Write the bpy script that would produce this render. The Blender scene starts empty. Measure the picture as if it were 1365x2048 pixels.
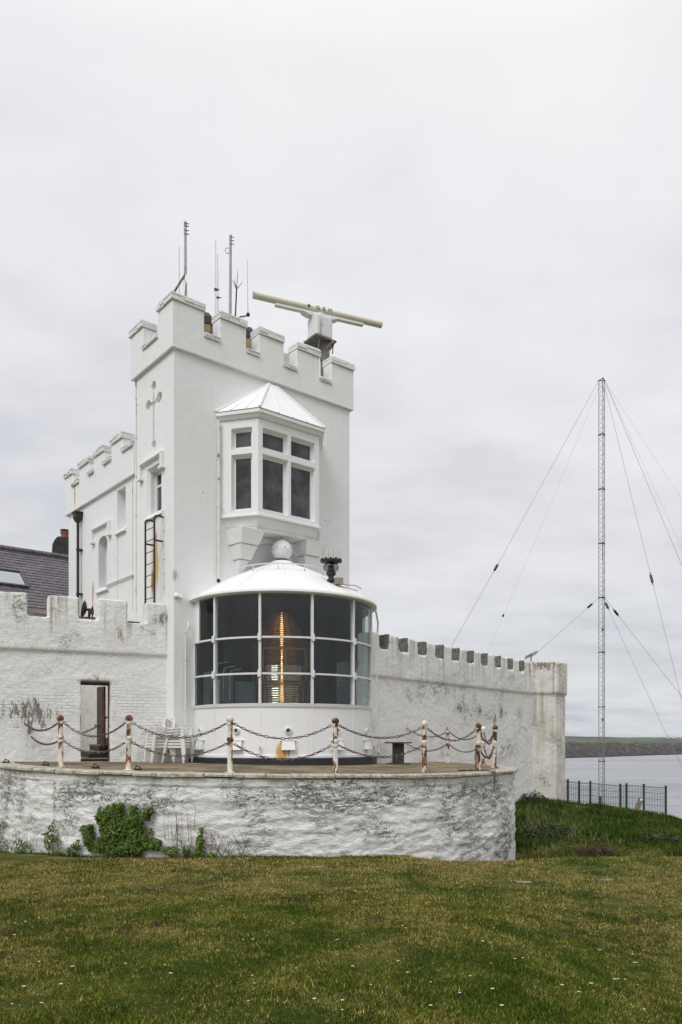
import bpy, bmesh, math, random
import numpy as np
from mathutils import Vector, Matrix, noise
random.seed(7); rng = np.random.default_rng(7)
C = bpy.context.scene.collection
SC = bpy.context.scene
E = 1.6            # eye height above the near lawn; heights below are given from the eye
F = 1540.0; CX = 682.5; HY = 1478.0
R = math.radians

# ------------------------------------------------------------------ frames
class Fr:
    """vertical plane: origin p0 (x,y), u along it, n outwards"""
    def __init__(s, p0, u, n):
        s.p0 = Vector(p0); s.u = Vector(u).normalized(); s.n = Vector(n).normalized()
    def pt(s, a, w, z):
        p = s.p0 + s.u*a + s.n*w
        return Vector((p.x, p.y, z+E))
    def s_at(s, px, w=0.0):
        k = (px-CX)/F; p = s.p0 + s.n*w
        return (k*p.y - p.x)/(s.u.x - k*s.u.y)
    def z_at(s, px, py, w=0.0):
        a = s.s_at(px, w); p = s.p0 + s.n*w + s.u*a
        return (HY-py)*p.y/F
FF = Fr((-1.66, 21.53), (.7716, .636), (.636, -.7716))          # tower front
CORN = FF.p0 + FF.u*FF.s_at(348)
FL = Fr(CORN, (-.636, .7716), (-.7716, -.636))                  # tower left side
WL = Fr((-4.33, 19.80), (.902, .432), (.432, -.902))            # left curtain wall
WR = Fr((2.63, 22.8), (.607, .794), (.794, -.607))              # right curtain wall
LC = Vector((-1.61, 20.92)); LR = 2.44                          # lantern
TC = Vector((-2.0, 19.9)); TR = 6.36                            # terrace
def deckz(x): return -.651 - .0145*x

# ------------------------------------------------------------------ objects
def wloc(o):
    v = Vector((0,0,0))
    while o is not None:
        v += o.location; o = o.parent
    return v
def setp(o, label=None, cat=None, group=None, kind=None):
    if label: o['label'] = label
    if cat: o['category'] = cat
    if group: o['group'] = group
    if kind: o['kind'] = kind
    return o
def thing(name, label, cat, loc, group=None, rz=0):
    o = bpy.data.objects.new(name, None); C.objects.link(o)
    o.location = loc; o.rotation_euler = (0,0,rz); o.empty_display_size = .2
    return setp(o, label, cat, group)
def mk(name, bm, mat, parent=None, smooth=False, local=False, loc=None, bevel=0, label=None, autos=None):
    me = bpy.data.meshes.new(name)
    if isinstance(bm, bpy.types.Mesh): me = bm
    else:
        bmesh.ops.recalc_face_normals(bm, faces=bm.faces[:]) if len(bm.faces) < 60000 else None
        bm.to_mesh(me); bm.free()
    me.name = name
    if smooth:
        me.polygons.foreach_set('use_smooth', [True]*len(me.polygons))
    if autos: me.set_sharp_from_angle(angle=R(autos))
    for m in (mat if isinstance(mat, (list, tuple)) else [mat]): me.materials.append(m)
    o = bpy.data.objects.new(name, me); C.objects.link(o)
    if parent is not None:
        if not local: me.transform(Matrix.Translation(-wloc(parent)))
        o.parent = parent
    elif loc is not None:
        if not local: me.transform(Matrix.Translation(-Vector(loc)))
        o.location = loc
    if bevel:
        b = o.modifiers.new('b', 'BEVEL'); b.width = bevel; b.segments = 2; b.limit_method = 'ANGLE'; b.angle_limit = R(40)
    if label: o['label'] = label
    return o
def copy_thing(o, loc, rz=None, label=None):
    def rec(src, par):
        c = src.copy(); C.objects.link(c)
        if par: c.parent = par
        for ch in src.children: rec(ch, c)
        return c
    r = rec(o, None); r.location = loc
    if rz is not None: r.rotation_euler = (r.rotation_euler[0], r.rotation_euler[1], rz)
    if label: r['label'] = label
    return r

# ------------------------------------------------------------------ mesh bits
def B(): return bmesh.new()
def hexa(bm, p):
    v = [bm.verts.new(q) for q in p]
    for f in ((0,3,2,1),(4,5,6,7),(0,1,5,4),(1,2,6,5),(2,3,7,6),(3,0,4,7)):
        bm.faces.new([v[i] for i in f])
def fbox(bm, fr, a0, a1, w0, w1, z0, z1):
    hexa(bm, [fr.pt(a0,w0,z0),fr.pt(a1,w0,z0),fr.pt(a1,w1,z0),fr.pt(a0,w1,z0),
              fr.pt(a0,w0,z1),fr.pt(a1,w0,z1),fr.pt(a1,w1,z1),fr.pt(a0,w1,z1)])
def box(bm, c, d, rz=0, rx=0, ry=0):
    m = Matrix.Translation(c) @ Matrix.Rotation(rz,4,'Z') @ Matrix.Rotation(ry,4,'Y') @ Matrix.Rotation(rx,4,'X')
    x,y,z = d[0]/2,d[1]/2,d[2]/2
    hexa(bm, [m@Vector(q) for q in ((-x,-y,-z),(x,-y,-z),(x,y,-z),(-x,y,-z),(-x,-y,z),(x,-y,z),(x,y,z),(-x,y,z))])
def prism(bm, fr, poly, w0, w1):
    """poly of (s,z) extruded between w0 and w1"""
    a = [bm.verts.new(fr.pt(s,w0,z)) for s,z in poly]; b = [bm.verts.new(fr.pt(s,w1,z)) for s,z in poly]
    bm.faces.new(a); bm.faces.new(b[::-1]); n = len(poly)
    for i in range(n): bm.faces.new((a[i],b[i],b[(i+1)%n],a[(i+1)%n]))
def vprism(bm, pts, z0, z1, pts2=None):
    """plan polygon of (x,y) extruded upwards; pts2 = other outline at the top"""
    pts2 = pts2 or pts
    a = [bm.verts.new((x,y,z0+E)) for x,y in pts]; b = [bm.verts.new((x,y,z1+E)) for x,y in pts2]
    bm.faces.new(a[::-1]); bm.faces.new(b); n = len(pts)
    for i in range(n): bm.faces.new((a[i],a[(i+1)%n],b[(i+1)%n],b[i]))
def tube(bm, pts, r, seg=8, cap=True):
    """round bar through world points; r is a radius or one per point"""
    pts = [Vector(p) for p in pts]; n = len(pts); rings = []
    up = None
    for i,p in enumerate(pts):
        if i == 0: t = pts[1]-p
        elif i == n-1: t = p-pts[i-1]
        else: t = (pts[i+1]-p).normalized() + (p-pts[i-1]).normalized()
        t.normalize()
        if up is None: up = Vector((0,0,1)) if abs(t.z) < .9 else Vector((1,0,0))
        x = t.cross(up).normalized(); y = x.cross(t).normalized(); up = y
        rr = r[i] if isinstance(r,(list,tuple)) else r
        rings.append([bm.verts.new(p + x*math.cos(2*math.pi*k/seg)*rr + y*math.sin(2*math.pi*k/seg)*rr) for k in range(seg)])
    for i in range(n-1):
        for k in range(seg):
            bm.faces.new((rings[i][k],rings[i][(k+1)%seg],rings[i+1][(k+1)%seg],rings[i+1][k]))
    if cap: bm.faces.new(rings[0][::-1]); bm.faces.new(rings[-1])
def lathe(bm, c, prof, seg=32, t0=0, t1=360, cap=False):
    """profile of (r,z) about the vertical through c; angle 0 faces -Y"""
    full = abs(t1-t0) >= 360; cols = seg if full else seg+1; g = []
    for r,z in prof:
        g.append([bm.verts.new((c[0]+r*math.sin(R(t0+(t1-t0)*k/seg)), c[1]-r*math.cos(R(t0+(t1-t0)*k/seg)), c[2]+z)) for k in range(cols)])
    for i in range(len(prof)-1):
        for k in range(seg):
            k2 = (k+1)%cols
            bm.faces.new((g[i][k],g[i][k2],g[i+1][k2],g[i+1][k]))
    if cap and full:
        bm.faces.new(g[0][::-1]); bm.faces.new(g[-1])
def sphere(bm, c, r, seg=16, rings=10, sz=1):
    bmesh.ops.create_uvsphere(bm, u_segments=seg, v_segments=rings, radius=r, matrix=Matrix.Translation(c)@Matrix.Diagonal((1,1,sz,1)))
def stone_cap(bm, fr, a0, a1, w0, w1, z0, z1, layers=4, j=.012):
    """coping of thin ragged slates laid in courses and painted over"""
    h = (z1-z0)/layers
    for k in range(layers):
        n = max(1, int(round((a1-a0)/.28))); c = a0
        for q in range(n):
            e = a0+(a1-a0)*(q+1)/n + (random.uniform(-.05,.05) if q < n-1 else 0)
            d = random.uniform(-j,j); d2 = random.uniform(-j,j)
            fbox(bm, fr, c + (d if q == 0 else 0), e-.004 + (d2 if q == n-1 else 0), w0-random.uniform(0,j), w1+random.uniform(-j,j), z0+h*k+.002, z0+h*(k+1)-random.uniform(.001,.008))
            c = e
def evalmesh(o):
    dg = bpy.context.evaluated_depsgraph_get(); dg.update()
    return bpy.data.meshes.new_from_object(o.evaluated_get(dg))
def tmp(bm):
    bmesh.ops.recalc_face_normals(bm, faces=bm.faces[:])
    me = bpy.data.meshes.new('t'); bm.to_mesh(me); bm.free(); o = bpy.data.objects.new('t', me); C.objects.link(o); return o
def boolean(bm, cutters):
    o = tmp(bm); cs = [tmp(c) for c in cutters]
    for c in cs:
        m = o.modifiers.new('x','BOOLEAN'); m.operation = 'DIFFERENCE'; m.object = c; m.solver = 'EXACT'
    me = evalmesh(o)
    for c in cs+[o]: bpy.data.objects.remove(c)
    return me
def rough(me_or_bm, vox, amp, f1=2.0, f2=9.0, grain=.4, vstretch=1.0):
    """voxel-remeshed and knocked out of true, for thick limewash over rubble"""
    if isinstance(me_or_bm, bmesh.types.BMesh): o = tmp(me_or_bm)
    else: o = bpy.data.objects.new('t', me_or_bm); C.objects.link(o)
    m = o.modifiers.new('r','REMESH'); m.mode = 'VOXEL'; m.voxel_size = vox; m.adaptivity = 0
    s = o.modifiers.new('s','SMOOTH'); s.factor = .5; s.iterations = 2
    me = evalmesh(o); bpy.data.objects.remove(o)
    n = len(me.vertices); co = np.empty(n*3,'f'); me.vertices.foreach_get('co',co); co = co.reshape(-1,3)
    no = np.empty(n*3,'f'); me.vertices.foreach_get('normal',no); no = no.reshape(-1,3)
    d = np.empty(n,'f')
    for i in range(n):
        x,y,z = co[i]
        d[i] = noise.noise(Vector((x*f1,y*f1,z*f1*vstretch))) + grain*noise.noise(Vector((x*f2,y*f2,z*f2*vstretch)))
    co += no*(d*amp)[:,None]
    me.vertices.foreach_set('co', co.ravel()); me.update()
    return me
def panel(bm, fr, a0, a1, z0, z1, openings, depth, ch, w=0.0):
    """flat facet with holes whose reveals are splayed by ch and go back by depth"""
    A = sorted({a0,a1}|{o[0] for o in openings}|{o[1] for o in openings}); Z = sorted({z0,z1}|{o[2] for o in openings}|{o[3] for o in openings})
    vs = {}
    def V(a,z):
        if (a,z) not in vs: vs[(a,z)] = bm.verts.new(fr.pt(a,w,z))
        return vs[(a,z)]
    for i in range(len(A)-1):
        for k in range(len(Z)-1):
            ca,cz = (A[i]+A[i+1])/2,(Z[k]+Z[k+1])/2
            if any(o[0]<ca<o[1] and o[2]<cz<o[3] for o in openings): continue
            bm.faces.new((V(A[i],Z[k]),V(A[i+1],Z[k]),V(A[i+1],Z[k+1]),V(A[i],Z[k+1])))
    for o in openings:
        out = [(o[0],o[2]),(o[1],o[2]),(o[1],o[3]),(o[0],o[3])]
        inn = [(o[0]+ch,o[2]+ch*1.2),(o[1]-ch,o[2]+ch*1.2),(o[1]-ch,o[3]-ch),(o[0]+ch,o[3]-ch)]
        a = [V(*q) for q in out]; b = [bm.verts.new(fr.pt(q[0],w-depth,q[1])) for q in inn]
        for i in range(4): bm.faces.new((a[i],b[i],b[(i+1)%4],a[(i+1)%4]))
def ringframe(bm, fr, a0, a1, z0, z1, t, w0, w1):
    fbox(bm,fr,a0,a1,w0,w1,z0,z0+t); fbox(bm,fr,a0,a1,w0,w1,z1-t,z1)
    fbox(bm,fr,a0,a0+t,w0,w1,z0+t,z1-t); fbox(bm,fr,a1-t,a1,w0,w1,z0+t,z1-t)
# ------------------------------------------------------------------ materials
class NT:
    def __init__(s, name):
        s.m = bpy.data.materials.new(name); s.m.use_nodes = True; s.t = s.m.node_tree; s.t.nodes.clear()
        s.out = s.t.nodes.new('ShaderNodeOutputMaterial')
    def n(s, typ, **k):
        d = s.t.nodes.new('ShaderNode'+typ)
        for a,v in k.items():
            if a.startswith('i_'): d.inputs[a[2:].replace('_',' ')].default_value = v
            else: setattr(d, a, v)
        return d
    def l(s, a, b): s.t.links.new(a, b)
    def pos(s): return s.n('NewGeometry').outputs['Position']
    def objc(s): return s.n('TexCoord').outputs['Object']
    def map(s, v, scale=(1,1,1), rot=(0,0,0), loc=(0,0,0)):
        m = s.n('Mapping'); s.l(v, m.inputs['Vector'])
        m.inputs['Scale'].default_value = scale; m.inputs['Rotation'].default_value = rot; m.inputs['Location'].default_value = loc
        return m.outputs[0]
    def noise(s, v, sc, det=4, ro=.55, dist=0):
        n = s.n('TexNoise'); s.l(v, n.inputs['Vector']); n.inputs['Scale'].default_value = sc
        n.inputs['Detail'].default_value = det; n.inputs['Roughness'].default_value = ro; n.inputs['Distortion'].default_value = dist
        return n.outputs['Fac']
    def ramp(s, f, a, b, c0=(0,0,0,1), c1=(1,1,1,1)):
        if a > b: a, b, c0, c1 = b, a, c1, c0
        r = s.n('ValToRGB'); s.l(f, r.inputs[0]); e = r.color_ramp.elements
        e[0].position = a; e[1].position = b; e[0].color = c0; e[1].color = c1
        return r.outputs[0]
    def math(s, op, a, b=None, c=None, clamp=False):
        m = s.n('Math', operation=op, use_clamp=clamp)
        for i,v in enumerate((a,b,c)):
            if v is None: continue
            if isinstance(v,(int,float)): m.inputs[i].default_value = v
            else: s.l(v, m.inputs[i])
        return m.outputs[0]
    def mix(s, f, a, b, mode='MIX'):
        m = s.n('Mix', data_type='RGBA', blend_type=mode)
        for i,v in ((0,f),(6,a),(7,b)):
            if isinstance(v,(int,float)): m.inputs[i].default_value = v
            elif isinstance(v,(tuple,list)): m.inputs[i].default_value = tuple(v)+((1,) if len(v)==3 else ())
            else: s.l(v, m.inputs[i])
        return m.outputs[2]
    def blob(s, p, c, rad, nz=None, k=.5):
        """0..1 soft ellipsoid round world point c"""
        v = s.n('VectorMath', operation='SUBTRACT'); s.l(p, v.inputs[0]); v.inputs[1].default_value = c
        d = s.n('VectorMath', operation='DIVIDE'); s.l(v.outputs[0], d.inputs[0]); d.inputs[1].default_value = rad
        l = s.n('VectorMath', operation='LENGTH'); s.l(d.outputs[0], l.inputs[0])
        o = s.math('SUBTRACT', 1.0, l.outputs['Value'], clamp=True)
        return o
    def bump(s, h, dist=.01, st=1.0, nrm=None):
        b = s.n('Bump'); s.l(h, b.inputs['Height']); b.inputs['Distance'].default_value = dist; b.inputs['Strength'].default_value = st
        if nrm: s.l(nrm, b.inputs['Normal'])
        return b.outputs[0]
    def done(s, col, rough=.6, nrm=None, metal=0, **k):
        p = s.n('BsdfPrincipled')
        if isinstance(col,(tuple,list)): p.inputs['Base Color'].default_value = tuple(col)+((1,) if len(col)==3 else ())
        else: s.l(col, p.inputs['Base Color'])
        if isinstance(rough,(int,float)): p.inputs['Roughness'].default_value = rough
        else: s.l(rough, p.inputs['Roughness'])
        p.inputs['Metallic'].default_value = metal
        if nrm: s.l(nrm, p.inputs['Normal'])
        for a,v in k.items(): p.inputs[a.replace('_',' ')].default_value = v
        s.l(p.outputs[0], s.out.inputs['Surface']); return s.m
def simple(name, col, rough=.6, metal=0, var=.15, sc=8, bump=0, obj=False):
    t = NT(name); p = t.objc() if obj else t.pos()
    n = t.noise(p, sc, 5)
    c = t.mix(t.ramp(n,.3,.7), tuple(x*(1-var) for x in col), tuple(min(1,x*(1+var*.6)) for x in col))
    nb = t.bump(t.noise(p, sc*6, 4), bump) if bump else None
    return t.done(c, rough, nb, metal)
M = {}
def rtw(px, py):
    k = (px-CX)/F; a = k*k+1; b = -2*(k*TC.x+TC.y); c = TC.x**2+TC.y**2-TR**2; Y = (-b-math.sqrt(max(0,b*b-4*a*c)))/(2*a)
    return (k*Y, Y, E+(HY-py)*Y/F)
def wr(px, z, w=0.0): p = WR.pt(WR.s_at(px,w),w,z); return tuple(p)
def wl(px, z): p = WL.pt(WL.s_at(px),0,z); return tuple(p)
def flp(px, py, w=0.0): return tuple(FL.pt(FL.s_at(px,w),w,FL.z_at(px,py,w)))

def smooth_white(name, base=(.81,.815,.81), stains=(), dirt=.0, bumpd=.006):
    t = NT(name); p = t.pos()
    n1 = t.noise(p, .7, 5, .6); n2 = t.noise(p, 5, 6, .6)
    c = t.mix(t.ramp(n1,.35,.7), tuple(b*.955 for b in base), base)
    c = t.mix(t.math('MULTIPLY', t.ramp(n2,.52,.72), .5), c, tuple(b*.92 for b in base))
    # faint runs of grime
    st = t.noise(t.map(p,(9,9,.35)), 1.0, 6, .6)
    c = t.mix(t.math('MULTIPLY', t.ramp(st,.58,.8), .22+dirt), c, (.50,.49,.44))
    sp = t.noise(p, 22, 2, .5); c = t.mix(t.math('MULTIPLY', t.ramp(sp,.75,.79), .55), c, (.33,.3,.25))
    for (cc, rad, col, thr) in stains:
        b = t.blob(p, cc, rad)
        nn = t.noise(t.map(p,(11,11,.9)), 1.0, 5, .65)
        nn = t.noise(t.map(p,(24,24,1.1)), 1.0, 6, .65)
        f = t.ramp(t.math('ADD', t.math('MULTIPLY', b, .60), t.math('MULTIPLY', nn, 1.15)), thr-.02, thr+.28)
        c = t.mix(t.math('MULTIPLY', f, t.ramp(b,0,.25)), c, col)
    h = t.math('ADD', t.math('MULTIPLY', t.noise(p, 3, 3), 1.2), t.math('MULTIPLY', t.noise(p, 30, 6, .6), .35))
    return t.done(c, .62, t.bump(h, bumpd*2.4, .9))
RUST = (.42,.16,.035); RUSTL=(.62,.36,.10)
def rough_white(name, rot, base=(.85,.845,.825), black=(), streaks=None, dens=.0, bricks=False, bumpd=.03, hstr=1.0, big=0.0, warm=0.0, crev=0.0, boost=()):
    t = NT(name); p0 = t.pos(); p = t.map(p0, rot=(0,0,-rot))       # p.x runs along the wall
    n1 = t.noise(p, 1.1, 6, .62); n2 = t.noise(p, 7, 6, .65)
    c = t.mix(t.ramp(n1,.32,.62), tuple(b*.92 for b in base), base)
    c = t.mix(t.math('MULTIPLY', t.ramp(n2,.56,.74), .35), c, (base[0]*.80,base[1]*.79,base[2]*.72))
    # pitting of the roughcast
    hs = t.map(p, (1,1,hstr)); pit = t.noise(hs, 23, 6, .7)
    c = t.mix(t.math('MULTIPLY', t.ramp(pit,.40,.32), .6), c, (.33,.32,.28))
    # thin black lichen specks and cracks
    ck = t.noise(t.map(p,(1,1,2.2*hstr)), 3.2, 10, .72, .6)
    gate = t.noise(p, .9, 4, .6)
    cm = t.math('MULTIPLY', t.ramp(t.math('ABSOLUTE', t.math('SUBTRACT', ck, .5)), .022, .004), t.ramp(gate, .56-dens, .68-dens))
    c = t.mix(t.math('MULTIPLY', cm, .8), c, (.07,.068,.06))
    spk = t.noise(p, 38, 3, .6)
    c = t.mix(t.math('MULTIPLY', t.ramp(spk,.68,.73), t.math('MULTIPLY', t.ramp(n1,.42,.62), .7)), c, (.13,.125,.11))
    if crev:                                                        # lichen and bare stone in the hollows of the rubble
        at = t.n('Attribute'); at.attribute_name = 'hollow'
        sz_ = t.n('SeparateXYZ'); t.l(p0, sz_.inputs[0])
        gz = t.noise(t.map(p,(1,1,1.25)), .85, 6, .62); fine = t.noise(t.map(p,(1,1,1.4)), 26, 7, .75)
        up = t.math('SUBTRACT', 1.0, t.math('MULTIPLY', t.math('ABSOLUTE', t.math('SUBTRACT', sz_.outputs['Z'], E-1.02)), 2.6), clamp=True)
        gate = t.math('ADD', gz, t.math('MULTIPLY', up, .09))
        for (cc, rad, amt) in boost: gate = t.math('ADD', gate, t.math('MULTIPLY', t.blob(p0, cc, rad), amt))
        def vein(sc, wd, st, di):
            n_ = t.noise(t.map(p,(1,1,st)), sc, 9, .68, di); return t.ramp(t.math('ABSOLUTE', t.math('SUBTRACT', n_, .5)), wd, wd*.3)
        v1 = vein(2.6, .034, 2.6, .8); v2 = vein(6, .040, 2.2, .6)
        vv_ = t.math('ADD', v1, t.math('MULTIPLY', v2, .7), clamp=True)
        brk = t.ramp(t.math('ADD', fine, t.math('MULTIPLY', gate, .8)), .92, .99)
        k1 = t.math('MULTIPLY', t.math('MULTIPLY', vv_, brk), t.ramp(gate,.53,.60))
        spl = t.math('ADD', t.math('ADD', t.math('MULTIPLY', fine, .75), t.math('MULTIPLY', at.outputs['Fac'], .45)), t.math('MULTIPLY', gate, .9))
        k2 = t.ramp(spl, 1.20, 1.235)
        c = t.mix(t.math('MULTIPLY', t.ramp(spl,1.14,1.22), .35), c, (.42,.40,.33))
        c = t.mix(t.math('MULTIPLY', t.math('MAXIMUM', k1, k2), crev), c, (.075,.07,.055))
    if streaks:                                                     # runs below the crenels: (z_top, length)
        zt, ln = streaks; sx = t.n('SeparateXYZ'); t.l(p, sx.inputs[0])
        fall = t.math('DIVIDE', t.math('SUBTRACT', zt, sx.outputs['Z']), ln, clamp=True)
        ru = t.noise(t.map(p,(5,5,.3)), 1.0, 8, .65)
        ff = t.math('MULTIPLY', t.ramp(ru,.52,.64), t.math('SUBTRACT', 1.0, fall, clamp=True))
        c = t.mix(t.math('MULTIPLY', ff, .75), c, (.27,.245,.19))
    if warm:
        c = t.mix(t.math('MULTIPLY', t.ramp(t.noise(p,.8,5),.4,.65), warm), c, (.50,.44,.32))
    if big:                                                         # bare dark patches where the wash has gone
        bg = t.noise(t.map(p,(.55,.55,1.1*hstr)), 1.0, 9, .68, .4)
        ed = t.noise(t.map(p,(1,1,1.7)), 9, 8, .75, .8)
        bm_ = t.math('MULTIPLY', t.ramp(bg,.52,.66), t.ramp(ed,.50,.57))
        c = t.mix(t.math('MULTIPLY', bm_, big), c, (.085,.08,.062))
    for (cc, rad, col, thr) in black:
        b = t.blob(p0, cc, rad); nn = t.noise(t.map(p,(1.5,1.5,.38)), 6, 8, .72, .3); nf = t.noise(t.map(p,(1,1,.42)), 27, 6, .7)
        f = t.ramp(t.math('ADD', t.math('MULTIPLY', b, .30), t.math('ADD', t.math('MULTIPLY', nn, .80), t.math('MULTIPLY', nf, .60))), thr+.12, thr+.19)
        c = t.mix(t.math('MULTIPLY', t.math('MULTIPLY', f, t.ramp(b,0,.3)), .85), c, col)
        c = t.mix(t.math('MULTIPLY', t.ramp(b,.0,.8), .16), c, (.30,.29,.24))
    h = t.math('ADD', t.math('MULTIPLY', t.noise(t.map(p,(1,1,1.5*hstr)), 4.5, 5, .6), .8), t.math('ADD', t.math('MULTIPLY', t.ramp(pit,.30,.72), .34), t.math('MULTIPLY', t.noise(p, 60, 4, .6), .09)))
    h = t.math('SUBTRACT', h, t.math('MULTIPLY', cm, .25))
    if bricks:
        br = t.n('TexBrick'); br.offset = .5
        v = t.n('SeparateXYZ'); t.l(p, v.inputs[0]); cb = t.n('CombineXYZ'); t.l(v.outputs['X'], cb.inputs['X'])
        t.l(t.math('ADD', v.outputs['Z'], t.math('MULTIPLY', t.noise(p,4,2), .03)), cb.inputs['Y'])
        t.l(cb.outputs[0], br.inputs['Vector']); br.inputs['Scale'].default_value = 1
        br.inputs['Brick Width'].default_value = .26; br.inputs['Row Height'].default_value = .078
        br.inputs['Mortar Size'].default_value = .012; br.inputs['Mortar Smooth'].default_value = .6
        mort = t.math('MULTIPLY', br.outputs['Fac'], t.math('MULTIPLY', t.ramp(t.noise(p,1.1,4),.48,.60), t.math('SUBTRACT', E+1.7, v.outputs['Z'], clamp=True)))
        h = t.math('SUBTRACT', h, t.math('MULTIPLY', mort, .40))
        c = t.mix(t.math('MULTIPLY', mort, .25), c, (.4,.39,.36))
    return t.done(c, .8, t.bump(h, bumpd*1.05, 1.0))
def rusty(name, paint=(.66,.63,.58), amt=.5, sc=6, obj=True, dark=False):
    t = NT(name); p = t.objc() if obj else t.pos()
    oi = t.n('ObjectInfo'); mp = t.n('Mapping'); t.l(p, mp.inputs['Vector'])
    cb = t.n('CombineXYZ'); t.l(t.math('MULTIPLY', oi.outputs['Random'], 37.0), cb.inputs[0]); t.l(t.math('MULTIPLY', oi.outputs['Random'], 11.0), cb.inputs[2]); t.l(cb.outputs[0], mp.inputs['Location'])
    v = t.map(mp.outputs[0], (1,1,.45))
    a = t.noise(v, sc, 7, .62); b = t.noise(v, sc*2.3, 5, .6)
    col = t.mix(t.ramp(b,.45,.66), (.055,.02,.012), (.10,.045,.025) if dark else (.34,.12,.035))
    c = t.mix(t.ramp(a, .62-amt*.3-.03, .62-amt*.3+.10), paint, (.10,.06,.04) if dark else (.50,.33,.18))
    c = t.mix(t.ramp(a, .64-amt*.3, .66-amt*.3), c, col)
    return t.done(c, .75, t.bump(t.math('ADD',a,b), .004))
def glass(name, tint=(.86,.91,.91), refl=.28):
    t = NT(name); tr = t.n('BsdfTransparent'); tr.inputs[0].default_value = tint+(1,)
    g = t.n('BsdfGlossy'); g.inputs['Roughness'].default_value = .03
    fr = t.n('LayerWeight'); fr.inputs[0].default_value = .5
    ms = t.n('MixShader'); t.l(t.math('ADD', t.math('MULTIPLY', t.math('POWER', fr.outputs['Facing'], 4.0), refl), .035, clamp=True), ms.inputs[0]); t.l(tr.outputs[0], ms.inputs[1]); t.l(g.outputs[0], ms.inputs[2])
    t.l(ms.outputs[0], t.out.inputs['Surface']); return t.m
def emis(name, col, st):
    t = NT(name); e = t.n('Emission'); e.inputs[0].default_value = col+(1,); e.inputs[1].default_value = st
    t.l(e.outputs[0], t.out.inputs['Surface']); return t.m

M['tower'] = smooth_white('tower_render', stains=[
    (flp(311,1130), (.30,.30,1.15), RUSTL, .72), (flp(305,1165), (.16,.16,.75), RUST, .95), (flp(312,1075), (.10,.10,.35), RUST, .9),
    (flp(350,1150), (.25,.25,.25), (.45,.44,.42), .85),
    (tuple(FF.pt(FF.s_at(670),.1,FF.z_at(670,723))), (.07,.07,.09), RUST, .7)])
M['wing'] = smooth_white('wing_render', stains=[
    (flp(186,1185,-.1), (.13,.13,.75), RUST, .8), (flp(149,990,-.0), (.10,.10,.50), RUSTL, .62), (flp(186,1210,-.1), (.1,.1,.4), (.3,.09,.02), .95)])
M['lantern'] = smooth_white('lantern_paint', base=(.81,.815,.81), bumpd=.001, stains=[
    ((LC.x+.08+.1*1.0, LC.y-LR, 1.6-.36), (.17,.25,.34), RUSTL, .55), ((LC.x+.35, LC.y-LR, 1.6-.22), (.05,.25,.28), RUST, .62)])
M['coping'] = smooth_white('coping_paint', base=(.76,.76,.74), dirt=.3, bumpd=.008)
AL = math.atan2(WL.u.y, WL.u.x); AR = math.atan2(WR.u.y, WR.u.x)
BK = (.075,.07,.05)
M['lwall'] = rough_white('limewashed_roughcast', AL, streaks=(E+2.95,.7), bricks=True, dens=-.02, black=[
    (wl(60,.60), (1.0,1.0,.55), BK, .74), (wl(62,.2), (.28,.5,1.0), BK, .80), (wl(193,.95+.55), (.55,.5,.22), BK, .82),
    (wl(322,3.05), (.33,.4,.30), (.10,.10,.10), .74), (wl(240,2.6),(.5,.5,.6),(.3,.24,.15),.85)])
M['rwall'] = rough_white('roughcast_wall', AR, streaks=(E+2.55,1.1), dens=.0, bumpd=.035, warm=.10, black=[
    (wr(917,.95), (.5,.5,.35), BK, .77), (wr(960,.95), (.25,.3,.4), BK, .78), (wr(1003,.90), (.45,.5,.5), BK, .78), (wr(990,.65), (.2,.3,.35), BK, .74), (wr(1040,.9), (.3,.4,.5), BK, .80)])
M['turret'] = rough_white('turret_render', AR, streaks=(E+1.6,3.2), dens=.10, bumpd=.02, warm=.40, base=(.78,.77,.72), black=[
    ((7.7,28.3,E+2.75), (.8,.9,.30), (.14,.06,.03), .64), ((7.6,28.6,E-1.6), (.8,.9,.9), BK, .82)])
M['retain'] = rough_white('thick_limewash_rubble', 0.0, base=(.90,.895,.87), dens=.03, bumpd=.05, hstr=1.5, big=.0, crev=.93, boost=[(rtw(px,py), (rx,.9,rz), k) for px,py,rx,rz,k in
    ((1016,1650,.55,.9,.34),(1008,1700,.35,.5,.3),(745,1600,1.1,.22,.20),(765,1660,.45,.5,.22),(700,1560,.5,.10,.3),(900,1640,.4,.55,.17),(830,1690,.4,.5,.12),(270,1600,1.3,.30,.14),(205,1565,.35,.15,.22),(108,1600,.07,.55,.30),(12,1600,.08,.5,.25),(560,1600,1.2,.25,.10),(930,1590,.9,.3,.10))])
M['stone'] = simple('dark_rubble', (.16,.155,.14), .9, var=.5, sc=14, bump=.02)
M['white_metal'] = simple('white_gloss_metal', (.72,.72,.71), .4, var=.08, sc=12)
M['white_dirty'] = rusty('white_pipe_paint', (.70,.70,.67), .05, obj=False)
M['plastic'] = simple('white_plastic', (.74,.73,.70), .45, var=.08)
M['black'] = simple('black_paint', (.018,.018,.019), .5, var=.3)
M['blackmetal'] = simple('black_rusting_iron', (.03,.024,.021), .6, var=.5, sc=20)
M['grey_metal'] = simple('galvanised_steel', (.35,.36,.37), .45, .5, var=.2)
M['mast_metal'] = simple('mast_steel', (.20,.205,.21), .55, .2, var=.2)
M['rust'] = rusty('rust_chain', (.22,.17,.15), .62, 22, dark=True)
M['post'] = rusty('rusting_white_post', (.66,.63,.57), .46, 7)
M['postball'] = rusty('rusting_ball', (.64,.60,.54), .38, 5)
M['postball2'] = rusty('fully_rusted_ball', (.3,.14,.08), .95, 9)
M['glass'] = glass('clear_glass'); 
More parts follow.
